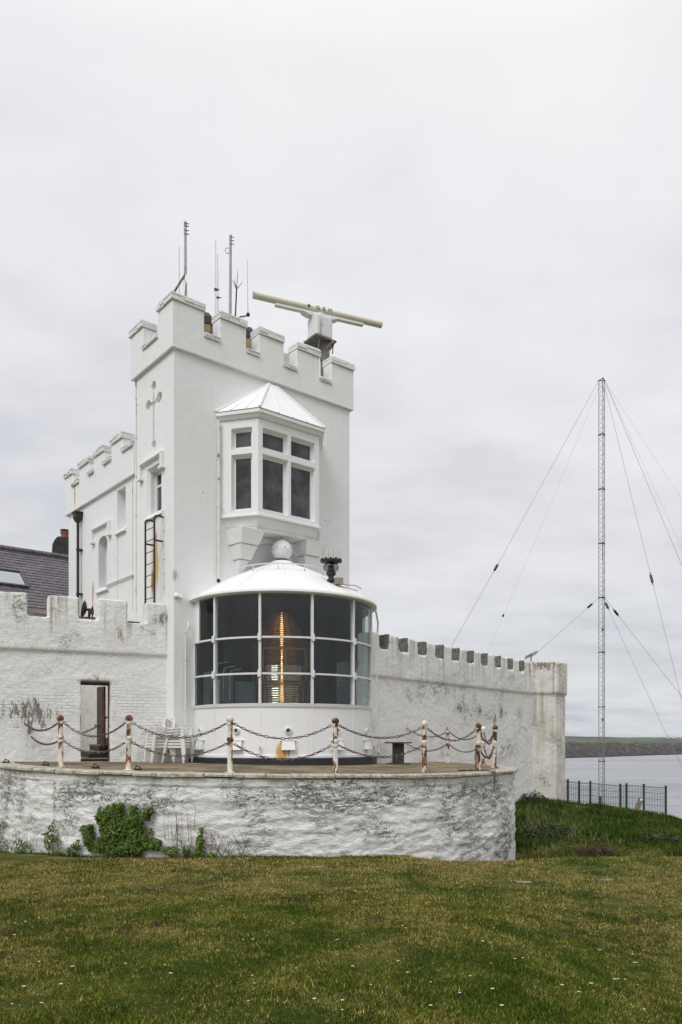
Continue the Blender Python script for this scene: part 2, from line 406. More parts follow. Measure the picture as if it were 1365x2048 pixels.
t = NT('dark_window_pane'); M['darkpane'] = t.done(t.mix(t.ramp(t.noise(t.pos(),1.7,3),.4,.6), (.018,.02,.023), (.075,.08,.085)), .06, t.bump(t.noise(t.pos(),1.5,1),.02))  # dim room beyond and reflections are mottled into the pane colour
M['greypane'] = NT('dim_window_pane').done((.09,.10,.11), .08)
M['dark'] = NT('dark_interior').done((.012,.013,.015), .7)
M['inwhite'] = simple('passage_plaster', (.78,.76,.70), .8)
M['reddoor'] = simple('oxblood_door_paint', (.075,.018,.015), .35)
M['cream'] = simple('cream_radome', (.66,.62,.50), .45, var=.06)
M['tan'] = simple('tan_mesh', (.35,.25,.14), .8)
M['brass'] = NT('lens_brass').done((.35,.22,.08), .35, metal=.9)
# ================================================================== SIGNAL TOWER
SC0 = FF.s_at(348); SE = FF.s_at(699.5); TD = 2.29
OV = .09; PT = .38
cz = 9.85; sillz = 10.38; mtop = 11.03; ctop = 11.22
tower = thing('signal_tower', 'tall white rendered square castle tower with battlements and an oriel window', 'tower', tuple(FF.pt((SC0+SE)/2, -TD/2, -.8)))
def pxs(fr, a, b, w): x, y = fr.s_at(a,w), fr.s_at(b,w); return (min(x,y), max(x,y))
bm = B()
c0 = FF.pt(SC0,0,0); c1 = FF.pt(SE,0,0); c2 = FF.pt(SE,-TD,0); c3 = FF.pt(SC0,-TD,0)
vprism(bm, [(p.x,p.y) for p in (c0,c1,c2,c3)], -1.2, 10.2)
cut = []
# lantern niche
k = B(); lathe(k, (LC.x,LC.y,E), [(1.6,-.55),(1.6,3.62)], 48, cap=True); cut.append(k)
# side window
ws, we = pxs(FL, 321, 296, 0); wz0 = FL.z_at(320,1018); wz1 = FL.z_at(320,929)
k = B(); fbox(k, FL, ws, we, -.32, .1, wz0, wz1); cut.append(k)
k = B(); hexa(k, [FL.pt(ws-.10,.06,wz0-.12),FL.pt(we+.10,.06,wz0-.12),FL.pt(we-.02,-.12,wz0),FL.pt(ws+.02,-.12,wz0),
                  FL.pt(ws-.10,.06,wz1+.10),FL.pt(we+.10,.06,wz1+.10),FL.pt(we-.02,-.12,wz1-.01),FL.pt(ws+.02,-.12,wz1-.01)]); cut.append(k)
# cross-shaped arrow slit
xs = FL.s_at(307.5)
def zf(py): return FL.z_at(307.5, py)
def disc(fr, s, z, r, w0, w1, n=20, sx=1):
    k = B(); prism(k, fr, [(s+r*sx*math.cos(2*math.pi*i/n), z+r*math.sin(2*math.pi*i/n)) for i in range(n)], w0, w1); return k
zt, zb, za = zf(772), zf(889), zf(805)
cut.append(disc(FL, xs, zt, .135, -.10, .1)); cut.append(disc(FL, xs+.001, zb, .13, -.10, .1))
k = B(); fbox(k, FL, xs-.045, xs+.045, -.099, .1, zb, zt); cut.append(k)
k = B(); fbox(k, FL, xs-.33, xs+.33, -.098, .1, za-.055, za+.055); cut.append(k)
cut.append(disc(FL, xs-.33, za+.01, .16, -.097, .1)); cut.append(disc(FL, xs+.33, za+.012, .16, -.096, .1))
tw = mk('wall', boolean(bm, cut), M['tower'], tower)
# parapet with crenels
mer = [pxs(FF,a,b,OV) for a,b in ((348,409),(440,493),(518.5,568),(594,640),(663,706))]
mer[0] = (SC0-OV, mer[0][1]); mer[-1] = (mer[-1][0], SE+OV)
def crenel(ms, z0, zs, zt):
    """outline from merlon ranges in rising s"""
    pts = [(ms[0][0], z0)]
    for i,(a,b) in enumerate(ms):
        if i: pts.append((a, zs))
        pts += [(a, zt),(b, zt)]
        if i < len(ms)-1: pts.append((b, zs))
    pts.append((ms[-1][1], z0)); return pts
bm = B(); prism(bm, FF, crenel(mer, cz, sillz, mtop), OV-PT, OV)
lm = [(PT-OV, FL.s_at(316,OV)), pxs(FL, 286, 262, OV)]; lm[1] = (lm[1][0], TD+OV)
prism(bm, FL, crenel(lm, cz, sillz, mtop), OV-PT, OV)
FRt = Fr(FF.p0+FF.u*SE, -FF.n, FF.u)
rm = [(PT-OV, .95),(1.65, TD+OV)]
prism(bm, FRt, crenel(rm, cz, sillz, mtop), OV-PT, OV)
FBk = Fr(FF.p0+FF.u*SE-FF.n*TD, -FF.u, -FF.n); L = SE-SC0
bkm = [(PT-OV,.9),(1.5,2.4),(3.0,3.9),(4.5,L+OV-PT)]
prism(bm, FBk, crenel(bkm, cz, sillz, mtop), OV-PT, OV)
mk('parapet', bm, M['tower'], tower, bevel=.02)
def capping(fr, a, b, z0, z1, par, w1=OV+.05, w0=OV-PT-.03, ly=3):
    bm = B(); stone_cap(bm, fr, a, b, w0, w1, z0, z1, ly); mk('coping', bm, M['coping'], par, bevel=.006)
for i,(a,b) in enumerate(mer): capping(FF, a-.04 if i == 0 else a-.01, b+.02, mtop+.002, ctop, tower)
for i in range(len(mer)-1):
    capping(FF, mer[i][1]-.0, mer[i+1][0]+.0, sillz+.002, sillz+.12, tower)
capping(FL, PT-OV+.0, lm[0][1]+.02, mtop+.002, ctop, tower); capping(FL, lm[1][0]-.02, lm[1][1]+.03, mtop+.002, ctop, tower)
capping(FL, lm[0][1], lm[1][0], sillz+.002, sillz+.12, tower)
capping(FRt, rm[0][0], rm[0][1]+.02, mtop+.002, ctop, tower); capping(FRt, rm[1][0]-.02, rm[1][1]+.02, mtop+.002, ctop, tower)
for a,b in bkm: capping(FBk, a, b, mtop+.002, ctop, tower)
bm = B(); vprism(bm, [(p.x,p.y) for p in (FF.pt(SC0+.25,-.25,0),FF.pt(SE-.25,-.25,0),FF.pt(SE-.25,-TD+.25,0),FF.pt(SC0+.25,-TD+.25,0))], 10.205, 10.26)
mk('roof_deck', bm, simple('felt_roof', (.12,.12,.12), .9), tower)
# side window parts
def hood(fr, a0, a1, z, drop, par, w=0.0):
    bm = B(); t = .085; pr = w+.10
    hexa(bm, [fr.pt(a0,w,z),fr.pt(a1,w,z),fr.pt(a1,pr,z+.03),fr.pt(a0,pr,z+.03),fr.pt(a0,w,z+t*1.5),fr.pt(a1,w,z+t*1.5),fr.pt(a1,pr,z+t),fr.pt(a0,pr,z+t)])
    for a in (a0, a1-t):
        fbox(bm, fr, a, a+t, w, pr-.004, z-drop, z+.028)
    for a in (a0+.04, a1-.04):
        fbox(bm, fr, a-.10, a+.10, w, pr+.02, z-drop-.07, z-drop-.002)
    mk('hood_mould', bm, M['tower'], par, bevel=.01)
win = thing('window', None, None, (0,0,0)); win.parent = tower; win.location = FL.pt((ws+we)/2,-.2,wz0) - tower.location
bm = B(); ringframe(bm, FL, ws, we, wz0+.005, wz1-.005, .07, -.30, -.22); fbox(bm, FL, ws+.07, we-.07, -.29,-.235, (wz0+wz1)/2-.03+.2,(wz0+wz1)/2+.03+.2)
mk('frame', bm, M['white_metal'], win); bm = B(); fbox(bm, FL, ws+.05, we-.05, -.28, -.27, wz0+.05, wz1-.05); mk('pane', bm, M['darkpane'], win)
hood(FL, FL.s_at(328.5), FL.s_at(283), FL.z_at(320,914), .30, tower)
bm = B(); hexa(bm, [FL.pt(ws-.12,0,wz0-.17),FL.pt(we+.1,0,wz0-.17),FL.pt(we+.1,.07,wz0-.16),FL.pt(ws-.12,.07,wz0-.16),FL.pt(ws-.12,0,wz0-.03),FL.pt(we+.1,0,wz0-.03),FL.pt(we+.1,.05,wz0-.09),FL.pt(ws-.12,.05,wz0-.09)])
mk('sill', bm, M['tower'], tower, bevel=.01)
# cables down the side
for px, y0, y1 in ((272.5,700,1225),(328,1020,1190)):
    bm = B(); s = FL.s_at(px, .01)
    z0, z1 = FL.z_at(px,y1), FL.z_at(px,y0)
    z1 = min(z1, 9.84)
    tube(bm, [FL.pt(s + .012*math.sin(q*1.7), .014, z0+(z1-z0)*q/12) for q in range(13)], .012, 6)
    for q in range(1,12,2): fbox(bm, FL, s-.03, s+.03, .0, .03, z0+(z1-z0)*q/12, z0+(z1-z0)*q/12+.03)
    mk('cable', bm, M['white_dirty'], tower)

# ------------------------------------------------------------------ oriel window
A0, A1, Z0, Z1, W = -1.96, 1.27, 5.86, 8.36, .86
Q = .61; f0, f1 = A0+Q, A1-Q
ori = thing('oriel_window', None, None, (0,0,0)); ori.parent = tower; ori.location = FF.pt((A0+A1)/2,0,Z0) - tower.location
pl = [FF.p0+FF.u*A0, FF.p0+FF.u*f0+FF.n*W, FF.p0+FF.u*f1+FF.n*W, FF.p0+FF.u*A1]
def facet(p, q):
    u = (q-p).normalized(); n = Vector((u.y,-u.x)); return Fr(p, u, n), (q-p).length
facets = [facet(pl[0],pl[1]), facet(pl[1],pl[2]), facet(pl[2],pl[3])]
def lights(Ls): 
    o = []
    for a,b in Ls: o += [(a,b,5.97,7.45),(a,b,7.59,8.14)]
    return o
l0 = facets[0][1]; lf = facets[1][1]
La = [(.30,l0-.17)]; Lf = [(.14,lf/2-.045),(lf/2+.045,lf-.14)]; Lc = [(.17,l0-.30)]
bm = B()
for (fr,ln),Ls in zip(facets,(La,Lf,Lc)):
    panel(bm, fr, 0, ln, Z0, Z1, lights(Ls), .14, .045)
bmesh.ops.remove_doubles(bm, verts=bm.verts[:], dist=.001)
mk('stonework', bm, M['tower'], ori)
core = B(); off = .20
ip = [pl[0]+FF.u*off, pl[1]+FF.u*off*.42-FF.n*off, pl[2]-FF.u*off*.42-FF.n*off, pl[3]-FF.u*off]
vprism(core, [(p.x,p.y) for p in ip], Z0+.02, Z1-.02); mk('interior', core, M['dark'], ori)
for (fr,ln),Ls,pi in zip(facets,(La,Lf,Lc),(0,1,2)):
    for (a,b,z0,z1) in lights(Ls):
        bm = B(); ringframe(bm, fr, a+.035, b-.035, z0+.045, z1-.035, .042, -.17, -.125); mk('window_frame', bm, M['white_metal'], ori)
        bm = B(); fbox(bm, fr, a+.06, b-.06, -.158, -.150, z0+.07, z1-.06); mk('pane', bm, M['darkpane'] if z1 < 8 else M['darkpane'], ori)
def outl(d):
    g = [FF.p0+FF.u*(A0-d)+FF.n*.0, FF.p0+FF.u*(f0-d*.42)+FF.n*(W+d), FF.p0+FF.u*(f1+d*.42)+FF.n*(W+d), FF.p0+FF.u*(A1+d)]
    return [(p.x,p.y) for p in g]
bm = B(); vprism(bm, outl(.05), Z1+.002, Z1+.09, outl(.12)); vprism(bm, outl(.15), Z1+.092, Z1+.19); mk('cornice', bm, M['lantern'], ori, bevel=.008)
# lead roof
bm = B(); ev = outl(.17); apz = 9.74
ap = [FF.p0+FF.u*(-.50)+FF.n*.10, FF.p0+FF.u*(-.26)+FF.n*.10]
v = [bm.verts.new((x,y,E+Z1+.20)) for x,y in ev]; va = [bm.verts.new((p.x,p.y,E+apz)) for p in ap]
b0 = bm.verts.new(FF.pt(-.50,0,apz)); b1 = bm.verts.new(FF.pt(-.26,0,apz))
bm.faces.new((v[0],v[1],va[0],b0)) ; bm.faces.new((v[1],v[2],va[1],va[0])); bm.faces.new((v[2],v[3],b1,va[1])); bm.faces.new((b0,va[0],va[1],b1)); bm.faces.new(v[::-1])
roof = mk('roof', bm, M['lantern'], ori)
bm = B(); V3 = lambda q: Vector((q[0],q[1],E+Z1+.21))
apw = [Vector((p.x,p.y,E+apz+.01)) for p in ap]
for i in (1,2): tube(bm, [V3(ev[i]), apw[i-1]], .035, 8)
for f in (.28,.5,.72): tube(bm, [V3(ev[1]).lerp(V3(ev[2]),f), apw[0].lerp(apw[1],f)], .018, 6)
for f in (.35,.7):
    tube(bm, [V3(ev[0]).lerp(V3(ev[1]),f), apw[0].lerp(FF.pt(-.5,0,apz),1-f)], .018, 6); tube(bm, [V3(ev[3]).lerp(V3(ev[2]),f), apw[1].lerp(FF.pt(-.26,0,apz),1-f)], .018, 6)
tube(bm, [FF.pt(A0-.17,.02,Z1+.22), FF.pt(-.5,.02,apz+.02)], .03, 6); tube(bm, [FF.pt(A1+.17,.02,Z1+.22), FF.pt(-.26,.02,apz+.02)], .03, 6)
mk('roof_roll', bm, M['lantern'], roof)
# moulded base, brackets and arch
bm = B(); vprism(bm, outl(.06), Z0-.06, Z0-.002); vprism(bm, outl(-.14), Z0-.28, Z0-.062, outl(-.02)); vprism(bm, outl(-.20), Z0-.36, Z0-.282, outl(-.15)); mk('moulding', bm, M['tower'], ori, bevel=.012)
def bracket(s0, s1, side):
    bm = B(); z = Z0-.362
    # (top, bottom, width top, width bottom, projection top, projection bottom)
    for (d0,d1,w0,w1,p0,p1) in ((.0,.37,.84,.68,.74,.58),(.385,.74,.62,.40,.52,.36),(.755,1.20,.33,.10,.30,.04)):
        m = (s0+s1)/2; h0, h1 = w0/2, w1/2
        hexa(bm, [FF.pt(m-h1,-.01,z-d1),FF.pt(m+h1,-.01,z-d1),FF.pt(m+h1*.8,p1,z-d1),FF.pt(m-h1*.8,p1,z-d1),
                  FF.pt(m-h0,-.01,z-d0),FF.pt(m+h0,-.01,z-d0),FF.pt(m+h0*.88,p0,z-d0),FF.pt(m-h0*.88,p0,z-d0)])
    mk('bracket', bm, M['tower'], ori, bevel=.02)
bracket(A0+.14, A0+.98, -1); bracket(A1-.98, A1-.14, 1)
bm = B(); a, b = A0+.75, A1-.75; n = 16; arch = []
mid = (a+b)/2; rr = (b-a)/2
zz = Z0-.365
arch = [(a-.0,zz),(b+.0,zz),(b+.0,zz-.62)] + [(mid+rr*.97*math.cos(math.pi*i/n), zz-.62+.50*math.sin(math.pi*i/n)) for i in range(n+1)] + [(a-.0,zz-.62)]
prism(bm, FF, arch, -.005, .16); mk('arch', bm, M['tower'], ori)
# rainwater pipe beside the oriel
bm = B(); s = FF.s_at(437.5,.05); zt_, zb_ = FF.z_at(437,842,.05), FF.z_at(437,1157,.05)
tube(bm, [FF.pt(s,.06,zt_),FF.pt(s,.06,zb_)], .038, 10)
for py in (915,1010,1060): z = FF.z_at(437,py,.05); tube(bm, [FF.pt(s,.06,z-.05),FF.pt(s,.06,z+.05)], .05, 10)
mk('rainwater_pipe', bm, M['white_dirty'], tower)
bm = B(); tube(bm, [FF.pt(s+.02,-.01,zb_-.05), FF.pt(s+.02,.02,zb_-.05)], .05, 12); mk('drain_hole', bm, M['black'], tower)
for px,py in ((652,1041),(660,1043),(406,985)):
    bm = B(); tube(bm, [FF.pt(FF.s_at(px),-.005,FF.z_at(px,py)), FF.pt(FF.s_at(px),.006,FF.z_at(px,py))], .014, 8); mk('weep_hole', bm, M['black'], tower)

# ================================================================== WING
WW = -.10; WS1 = FL.s_at(137.5, WW)
wing = thing('castle_wing', 'lower white battlemented wing joined to the far side of the tall tower', 'building', tuple(FL.pt((TD+WS1)/2, -2.3, -.8)))
bm = B(); fbox(bm, FL, TD+.002, WS1, -4.6, WW, -1.2, 7.6)
cut = []
b0_, b1_ = pxs(FL, 251.5, 234.5, WW); bz0, bz1 = FL.z_at(251,1053,WW), FL.z_at(251,972,WW)
k = B(); fbox(k, FL, b0_, b1_, WW-.30, .3, bz0, bz1); cut.append(k)
a0_, a1_ = pxs(FL, 214.5, 197, WW); az0, az1 = FL.z_at(214,1172,WW), FL.z_at(214,1068,WW)
def archpoly(a, b, z0, z1, k=.5):
    m = (a+b)/2; r = (b-a)/2
    return [(a,z0),(b,z0),(b,z1-r*k)] + [(m+r*math.cos(math.pi*i/12), z1-r*k+r*k*math.sin(math.pi*i/12)) for i in range(1,12)] + [(a,z1-r*k)]
k = B(); prism(k, FL, archpoly(a0_,a1_,az0,az1,.6), WW-.34, .3); cut.append(k)
mk('wall', boolean(bm, cut), M['wing'], wing)
wm = [pxs(FL,a,b,-.01) for a,b in ((245,222.5),(208,187.5),(178,158),(145,132))]
wcz, wsz, wmt, wct = 7.33, FL.z_at(222,921,0), 8.55, 8.74
wm[0] = (wm[0][0], wm[0][1]); wm[-1] = (wm[-1][0], WS1+.09)
bm = B(); pts = [(TD+.10, wcz)]+[(TD+.10, wsz)]+crenel(wm, wcz, wsz, wmt)[0:0]
out = [(TD+.10,wcz),(TD+.10,wsz),(wm[0][0],wsz)] + crenel(wm, wcz, wsz, wmt)[1:]
prism(bm, FL, out, -.36, -.01)
FWn = Fr(FL.p0+FL.u*WS1, -FL.n, FL.u)
em = [(.36,.9),(1.6,2.5),(3.2,4.6)]
prism(bm, FWn, crenel(em, wcz, wsz, wmt), -.26, .09)
mk('parapet', bm, M['wing'], wing, bevel=.02)
for a,b in wm: capping(FL, a-.03, b+.03, wmt+.002, wct, wing, .04, -.39, 4)
for a,b in em: capping(FWn, a-.02, b+.03, wmt+.002, wct, wing, .13, -.29, 4)
for a,b in ((TD+.15,wm[0][0]),(wm[0][1],wm[1][0]),(wm[1][1],wm[2][0]),(wm[2][1],wm[3][0])): capping(FL, a-.02, b+.02, wsz+.002, wsz+.14, wing, .05, -.38, 4)
w2 = thing('window', None, None, (0,0,0)); w2.parent = wing; w2.location = FL.pt((a0_+a1_)/2,-.3,az0)-wing.location
bm = B(); ringframe(bm, FL, a0_, a1_, az0+.005, az1-.15, .06, -.42, -.36); mk('frame', bm, M['white_metal'], w2)
bm = B(); fbox(bm, FL, a0_+.04, a1_-.04, -.40, -.39, az0+.04, az1-.12); mk('pane', bm, M['darkpane'], w2)
hood(FL, FL.s_at(222,WW), FL.s_at(187,WW), FL.z_at(214,1051,WW), .30, wing, WW)
sl = lambda a,b,z: hexa(bm, [FL.pt(a,WW,z-.08),FL.pt(b,WW,z-.08),FL.pt(b,WW+.09,z-.08),FL.pt(a,WW+.09,z-.08),FL.pt(a,WW,z+.05),FL.pt(b,WW,z+.05),FL.pt(b,WW+.08,z-.02),FL.pt(a,WW+.08,z-.02)])
for q in ((a0_-.1,a1_+.1,az0-.06),(b0_-.05,b1_+.05,bz0-.06)):
    bm = B(); sl(*q); mk('sill', bm, M['wing'], wing, bevel=.01)
bm = B(); z = FL.z_at(225,1172,WW); z2 = FL.z_at(268,1150,WW)
tube(bm, [FL.pt(FL.s_at(214,WW),WW+.05,z2-.02), FL.pt(FL.s_at(269,WW),WW+.05,z2)], .025, 8)
for px,y0,y1 in ((236,1060,1215),(266,880,1225)):
    s = FL.s_at(px,WW); tube(bm, [FL.pt(s,WW+.012,FL.z_at(px,y1,WW)), FL.pt(s,WW+.012,FL.z_at(px,y0,WW))], .011, 6)
mk('conduit', bm, M['white_dirty'], wing)

# black rainwater downpipe with hopper
s = FL.s_at(156, .02); zt_, zb_ = FL.z_at(156,1024,.02), -.4
dp = thing('black_downpipe', 'black cast iron downpipe with hopper head on the corner of the lower wing', 'downpipe', tuple(FL.pt(s,.02,zb_)))
bm = B(); tube(bm, [FL.pt(s,.02,zb_),FL.pt(s,.02,zt_-.3)], .045, 12); mk('pipe', bm, M['black'], dp)
bm = B(); o = FL.pt(s,.03,0)
for z0,z1,d0,d1 in ((zt_-.34,zt_-.2,.05,.11),(zt_-.199,zt_-.05,.115,.115),(zt_-.049,zt_,.135,.135)):
    hexa(bm, [FL.pt(s-d0,.03-d0,z0),FL.pt(s+d0,.03-d0,z0),FL.pt(s+d0,.03+d0,z0),FL.pt(s-d0,.03+d0,z0),FL.pt(s-d1,.03-d1,z1),FL.pt(s+d1,.03-d1,z1),FL.pt(s+d1,.03+d1,z1),FL.pt(s-d1,.03+d1,z1)])
mk('hopper', bm, M['black'], dp)
for z in (zt_-1.2, zt_-2.6, zt_-4.2):
    bm = B(); tube(bm, [FL.pt(s,.02,z-.04),FL.pt(s,.02,z+.04)], .058, 12); fbox(bm, FL, s-.11, s+.11, -.11, .0, z-.02, z+.02); mk('bracket', bm, M['black'], dp)

# ladder
sl_, sr_ = FL.s_at(291,.25), FL.s_at(309,.25)
lz1 = FL.z_at(300,1036,.25); lz0 = 2.0
lad = thing('iron_ladder', 'black rusting iron ladder fixed to the side of the white tower', 'ladder', tuple(FL.pt((sl_+sr_)/2,.25,lz0)))
for s in (sl_, sr_):
    bm = B(); pts = [FL.pt(s,.25,lz0),FL.pt(s,.25,lz1-.05),FL.pt(s,.22,lz1),FL.pt(s,.12,lz1+.03),FL.pt(s,.0,lz1)]
    tube(bm, pts, .027, 8); mk('rail', bm, M['blackmetal'], lad)
for i in range(14):
    z = lz1-.28-i*.30
    if z < lz0+.05: break
    bm = B(); tube(bm, [FL.pt(sl_,.25,z),FL.pt(sr_,.25,z)], .011, 6); mk('rung', bm, M['blackmetal'], lad)
for z in (lz1-.62, lz1-2.25):
    for s in (sl_,sr_):
        bm = B(); tube(bm, [FL.pt(s,.25,z),FL.pt(s,.0,z)], .024, 8); mk('bracket', bm, M['blackmetal'], lad)

# ================================================================== LANTERN ROOM
L3 = (LC.x, LC.y, E)
lan = thing('lantern_room', 'white round lighthouse lantern room with curved glazing and shallow domed roof', 'lantern room', (LC.x,LC.y,E-.65))
SZ, TZ = .865, 3.53
bm = B(); lathe(bm, L3, [(LR-.12,-.9),(LR,-.9),(LR,-.47),(LR+.03,-.46),(LR+.03,-.40),(LR,-.39),(LR,SZ-.10),(LR+.03,SZ-.09),(LR+.05,SZ-.02),(LR-.12,SZ)], 128)
mk('base_wall', bm, M['lantern'], lan, smooth=True, autos=30)
bm = B(); lathe(bm, L3, [(LR+.16,-1.0),(LR+.16,-.475),(LR-.05,-.472)], 96); mk('plinth', bm, simple('black_plinth_paint', (.02,.021,.023), .45, var=.3), lan, smooth=True, autos=30)
mul = [-68,-38,-8,22,52,82,112,142]
bm = B()
for t in mul[1:-1]:
    x, y = LC.x+(LR+.004)*math.sin(R(t)), LC.y-(LR+.004)*math.cos(R(t)); box(bm, (x,y,E+(SZ-.5)/2+.02), (.05,.012,SZ+.42), rz=R(t))
mk('panel_strip', bm, M['lantern'], lan)
for t in mul:
    x, y = LC.x+(LR-.02)*math.sin(R(t)), LC.y-(LR-.02)*math.cos(R(t)); bm = B()
    box(bm, (x,y,E+(SZ+TZ)/2), (.06,.10,TZ-SZ+.02), rz=R(t))
    for z in (1.574, 2.45): box(bm, (LC.x+(LR+.05)*math.sin(R(t)),LC.y-(LR+.05)*math.cos(R(t)),E+z), (.085,.05,.17), rz=R(t))
    mk('mullion', bm, M['white_metal'], lan, bevel=.008)
for z in (1.574, 2.45):
    bm = B(); lathe(bm, L3, [(LR-.05,z-.022),(LR+.025,z-.022),(LR+.025,z+.022),(LR-.05,z+.022),(LR-.05,z-.022)], 90, -72, 150); mk('glazing_bar', bm, M['white_metal'], lan, smooth=True, autos=30)
bm = B(); lathe(bm, L3, [(LR-.03,SZ),(LR+.01,SZ),(LR+.01,TZ),(LR-.03,TZ),(LR-.03,SZ)], 8, -76, -60.5); lathe(bm, L3, [(LR-.025,2.47),(LR+.005,2.47),(LR+.005,TZ),(LR-.025,TZ),(LR-.025,2.47)], 6, -60.5, -54); mk('jamb', bm, M['lantern'], lan, smooth=True, autos=30)
rows = [(SZ,1.552),(1.596,2.428),(2.472,TZ)]
for i in range(len(mul)-1):
    for (z0,z1) in rows:
        a, b = mul[i]+.6, mul[i+1]-.6
        if i == 0: a = -60.5 if z1 < 3 else -54
        bm = B(); lathe(bm, L3, [(LR-.018,z0),(LR-.018,z1)], 12, a, b); lathe(bm, L3, [(LR-.006,z1),(LR-.006,z0)], 12, a, b); mk('pane', bm, M['glass'], lan, smooth=True)
prof = [(2.38,3.50),(2.50,3.505),(2.56,3.515),(2.585,3.535),(2.585,3.57),(2.57,3.60),(2.54,3.605),(2.535,3.565),(2.50,3.56),(2.48,3.60),(2.2,3.80),(1.9,3.985),(1.6,4.15),(1.3,4.30),(1.0,4.44),(.7,4.57),(.45,4.67),(.34,4.73),(.28,4.80),(.20,4.82),(0.001,4.82)]
bm = B(); lathe(bm, L3, prof, 128)
dome = mk('roof', bm, M['lantern'], lan, smooth=True, autos=50)
bm = B()
for t in range(-180,180,30):
    pts = [(LC.x+(r)*math.sin(R(t+7)), LC.y-r*math.cos(R(t+7)), E+z+.004) for r,z in prof[9:18]]
    tube(bm, pts, .014, 6)
mk('roof_seam', bm, M['lantern'], dome)
bm = B()
def zr(r): return np.interp(r, [p[0] for p in prof[9:]][::-1], [p[1] for p in prof[9:]][::-1])
lathe(bm, (LC.x,LC.y,E+zr(1.22)+.16), [(1.22+.016*math.cos(a),.016*math.sin(a)) for a in np.linspace(0,2*math.pi,9)], 96)
for t in range(-165,195,33):
    x,y = LC.x+1.22*math.sin(R(t)), LC.y-1.22*math.cos(R(t)); tube(bm, [(x,y,E+zr(1.22)),(x,y,E+zr(1.22)+.16)], .014, 6)
mk('handrail', bm, M['white_metal'], dome, smooth=True)
bm = B(); sphere(bm, (L3[0],L3[1],E+5.115), .285, 40, 24); tube(bm, [(L3[0],L3[1],E+5.38),(L3[0],L3[1],E+5.56)], [.014,.002], 8)
lathe(bm, (L3[0],L3[1],E+5.10), [(.284,-.004),(.300,0),(.284,.006)], 40)
fin = mk('ball_finial', bm, M['lantern'], dome, smooth=True, autos=30)
bm = B(); lathe(bm, L3, [(.17,4.80),(.17,4.86)], 30); mk('neck', bm, M['black'], fin)
bm = B()
for t in (-22,22,-70,70):
    x,y = LC.x+.281*math.sin(R(t)), LC.y-.281*math.cos(R(t)); box(bm, (x,y,E+5.155), (.05,.014,.014), rz=R(t))
mk('vent_slit', bm, M['dark'], fin)
# ports, vents, taps round the base
for t in (-52,-22,8,38,68):
    bm = B(); r = LR
    o = Vector((LC.x+r*math.sin(R(t)), LC.y-r*math.cos(R(t)), E+.195)); nn = Vector((math.sin(R(t)),-math.cos(R(t)),0)); uu = Vector((math.cos(R(t)),math.sin(R(t)),0))
    ring = lambda rad, d: [bm.verts.new(o+nn*d+uu*rad*math.cos(2*math.pi*i/24)+Vector((0,0,rad*math.sin(2*math.pi*i/24)))) for i in range(24)]
    rs = [ring(.085,-.02),ring(.085,.05),ring(.06,.06),ring(.05,.04),ring(.05,.012)]
    for a,b in zip(rs,rs[1:]):
        for i in range(24): bm.faces.new((a[i],a[(i+1)%24],b[(i+1)%24],b[i]))
    ph = mk('porthole', bm, M['white_metal'], lan, smooth=True, autos=40)
    bm = B(); tube(bm, [o+nn*.008, o+nn*.014], .05, 20); mk('porthole_glass', bm, M['greypane'], ph)
    bm = B(); fb = Fr((o.x,o.y), (uu.x,uu.y), (nn.x,nn.y)); d = 0
    z0, z1 = -.27, -.05
    hexa(bm, [fb.pt(-.17,0,z0),fb.pt(.17,0,z0),fb.pt(.17,.13,z0),fb.pt(-.17,.13,z0),fb.pt(-.15,0,z1),fb.pt(.15,0,z1),fb.pt(.15,.05,z1),fb.pt(-.15,.05,z1)])
    fbox(bm, fb, -.19, .19, .0, .06, z1, z1+.025)
    mk('vent_box', bm, M['white_metal'], lan, bevel=.006)
for t in (-8, 80):
    o = Vector((LC.x+LR*math.sin(R(t)), LC.y-LR*math.cos(R(t)), E-.20)); nn = Vector((math.sin(R(t)),-math.cos(R(t)),0))
    bm = B(); tube(bm, [o, o+nn*.12, o+nn*.15+Vector((0,0,-.16))], .022, 8); tube(bm, [o+nn*.11+Vector((-.05,0,.04)), o+nn*.11+Vector((.05,0,.04))], .012, 6)
    mk('tap', bm, M['white_dirty'], lan)
# pipes from the gutter
def dpipe(par, pts, r=.026, rust=True):
    bm = B(); tube(bm, pts, r, 8); return mk('downpipe', bm, M['white_dirty'], par)
G = lambda t,r,z: Vector((LC.x+r*math.sin(R(t)), LC.y-r*math.cos(R(t)), E+z))
pA = G(-66,2.56,3.45); wA = FF.pt(FF.s_at(371.5,.07), .07, 0)
dpipe(lan, [pA, pA+Vector((0,0,-.28)), Vector((wA.x+.08,wA.y,E+2.85)), Vector((wA.x,wA.y,E+2.6)), Vector((wA.x,wA.y,E+.35))])
wB = G(84,2.50,0)
dpipe(lan, [G(80,2.57,3.42), G(84,2.62,3.1), G(85,2.60,2.85), G(86,2.58,-.12), G(84,2.66,-.38)])
bm = B()
for z in (2.7,1.9,.9): p = Vector((wA.x,wA.y,E+z)); tube(bm, [p-Vector((0,0,.03)),p+Vector((0,0,.03))], .036, 8)
mk('pipe_clip', bm, M['white_dirty'], lan)
bm = B()
for z in (1.574,2.45):
    for t in (-70,):
        p = G(t,LR+.04,z); box(bm, p, (.06,.05,.22), rz=R(t))
mk('clamp', bm, M['white_metal'], lan)
# gutter bracket against the tower at the left end
bm = B(); tube(bm, [FF.pt(SC0+.02,.05,3.62), G(-66,2.56,3.54)], [.07,.05], 10); mk('gutter_end', bm, M['lantern'], lan, smooth=True)
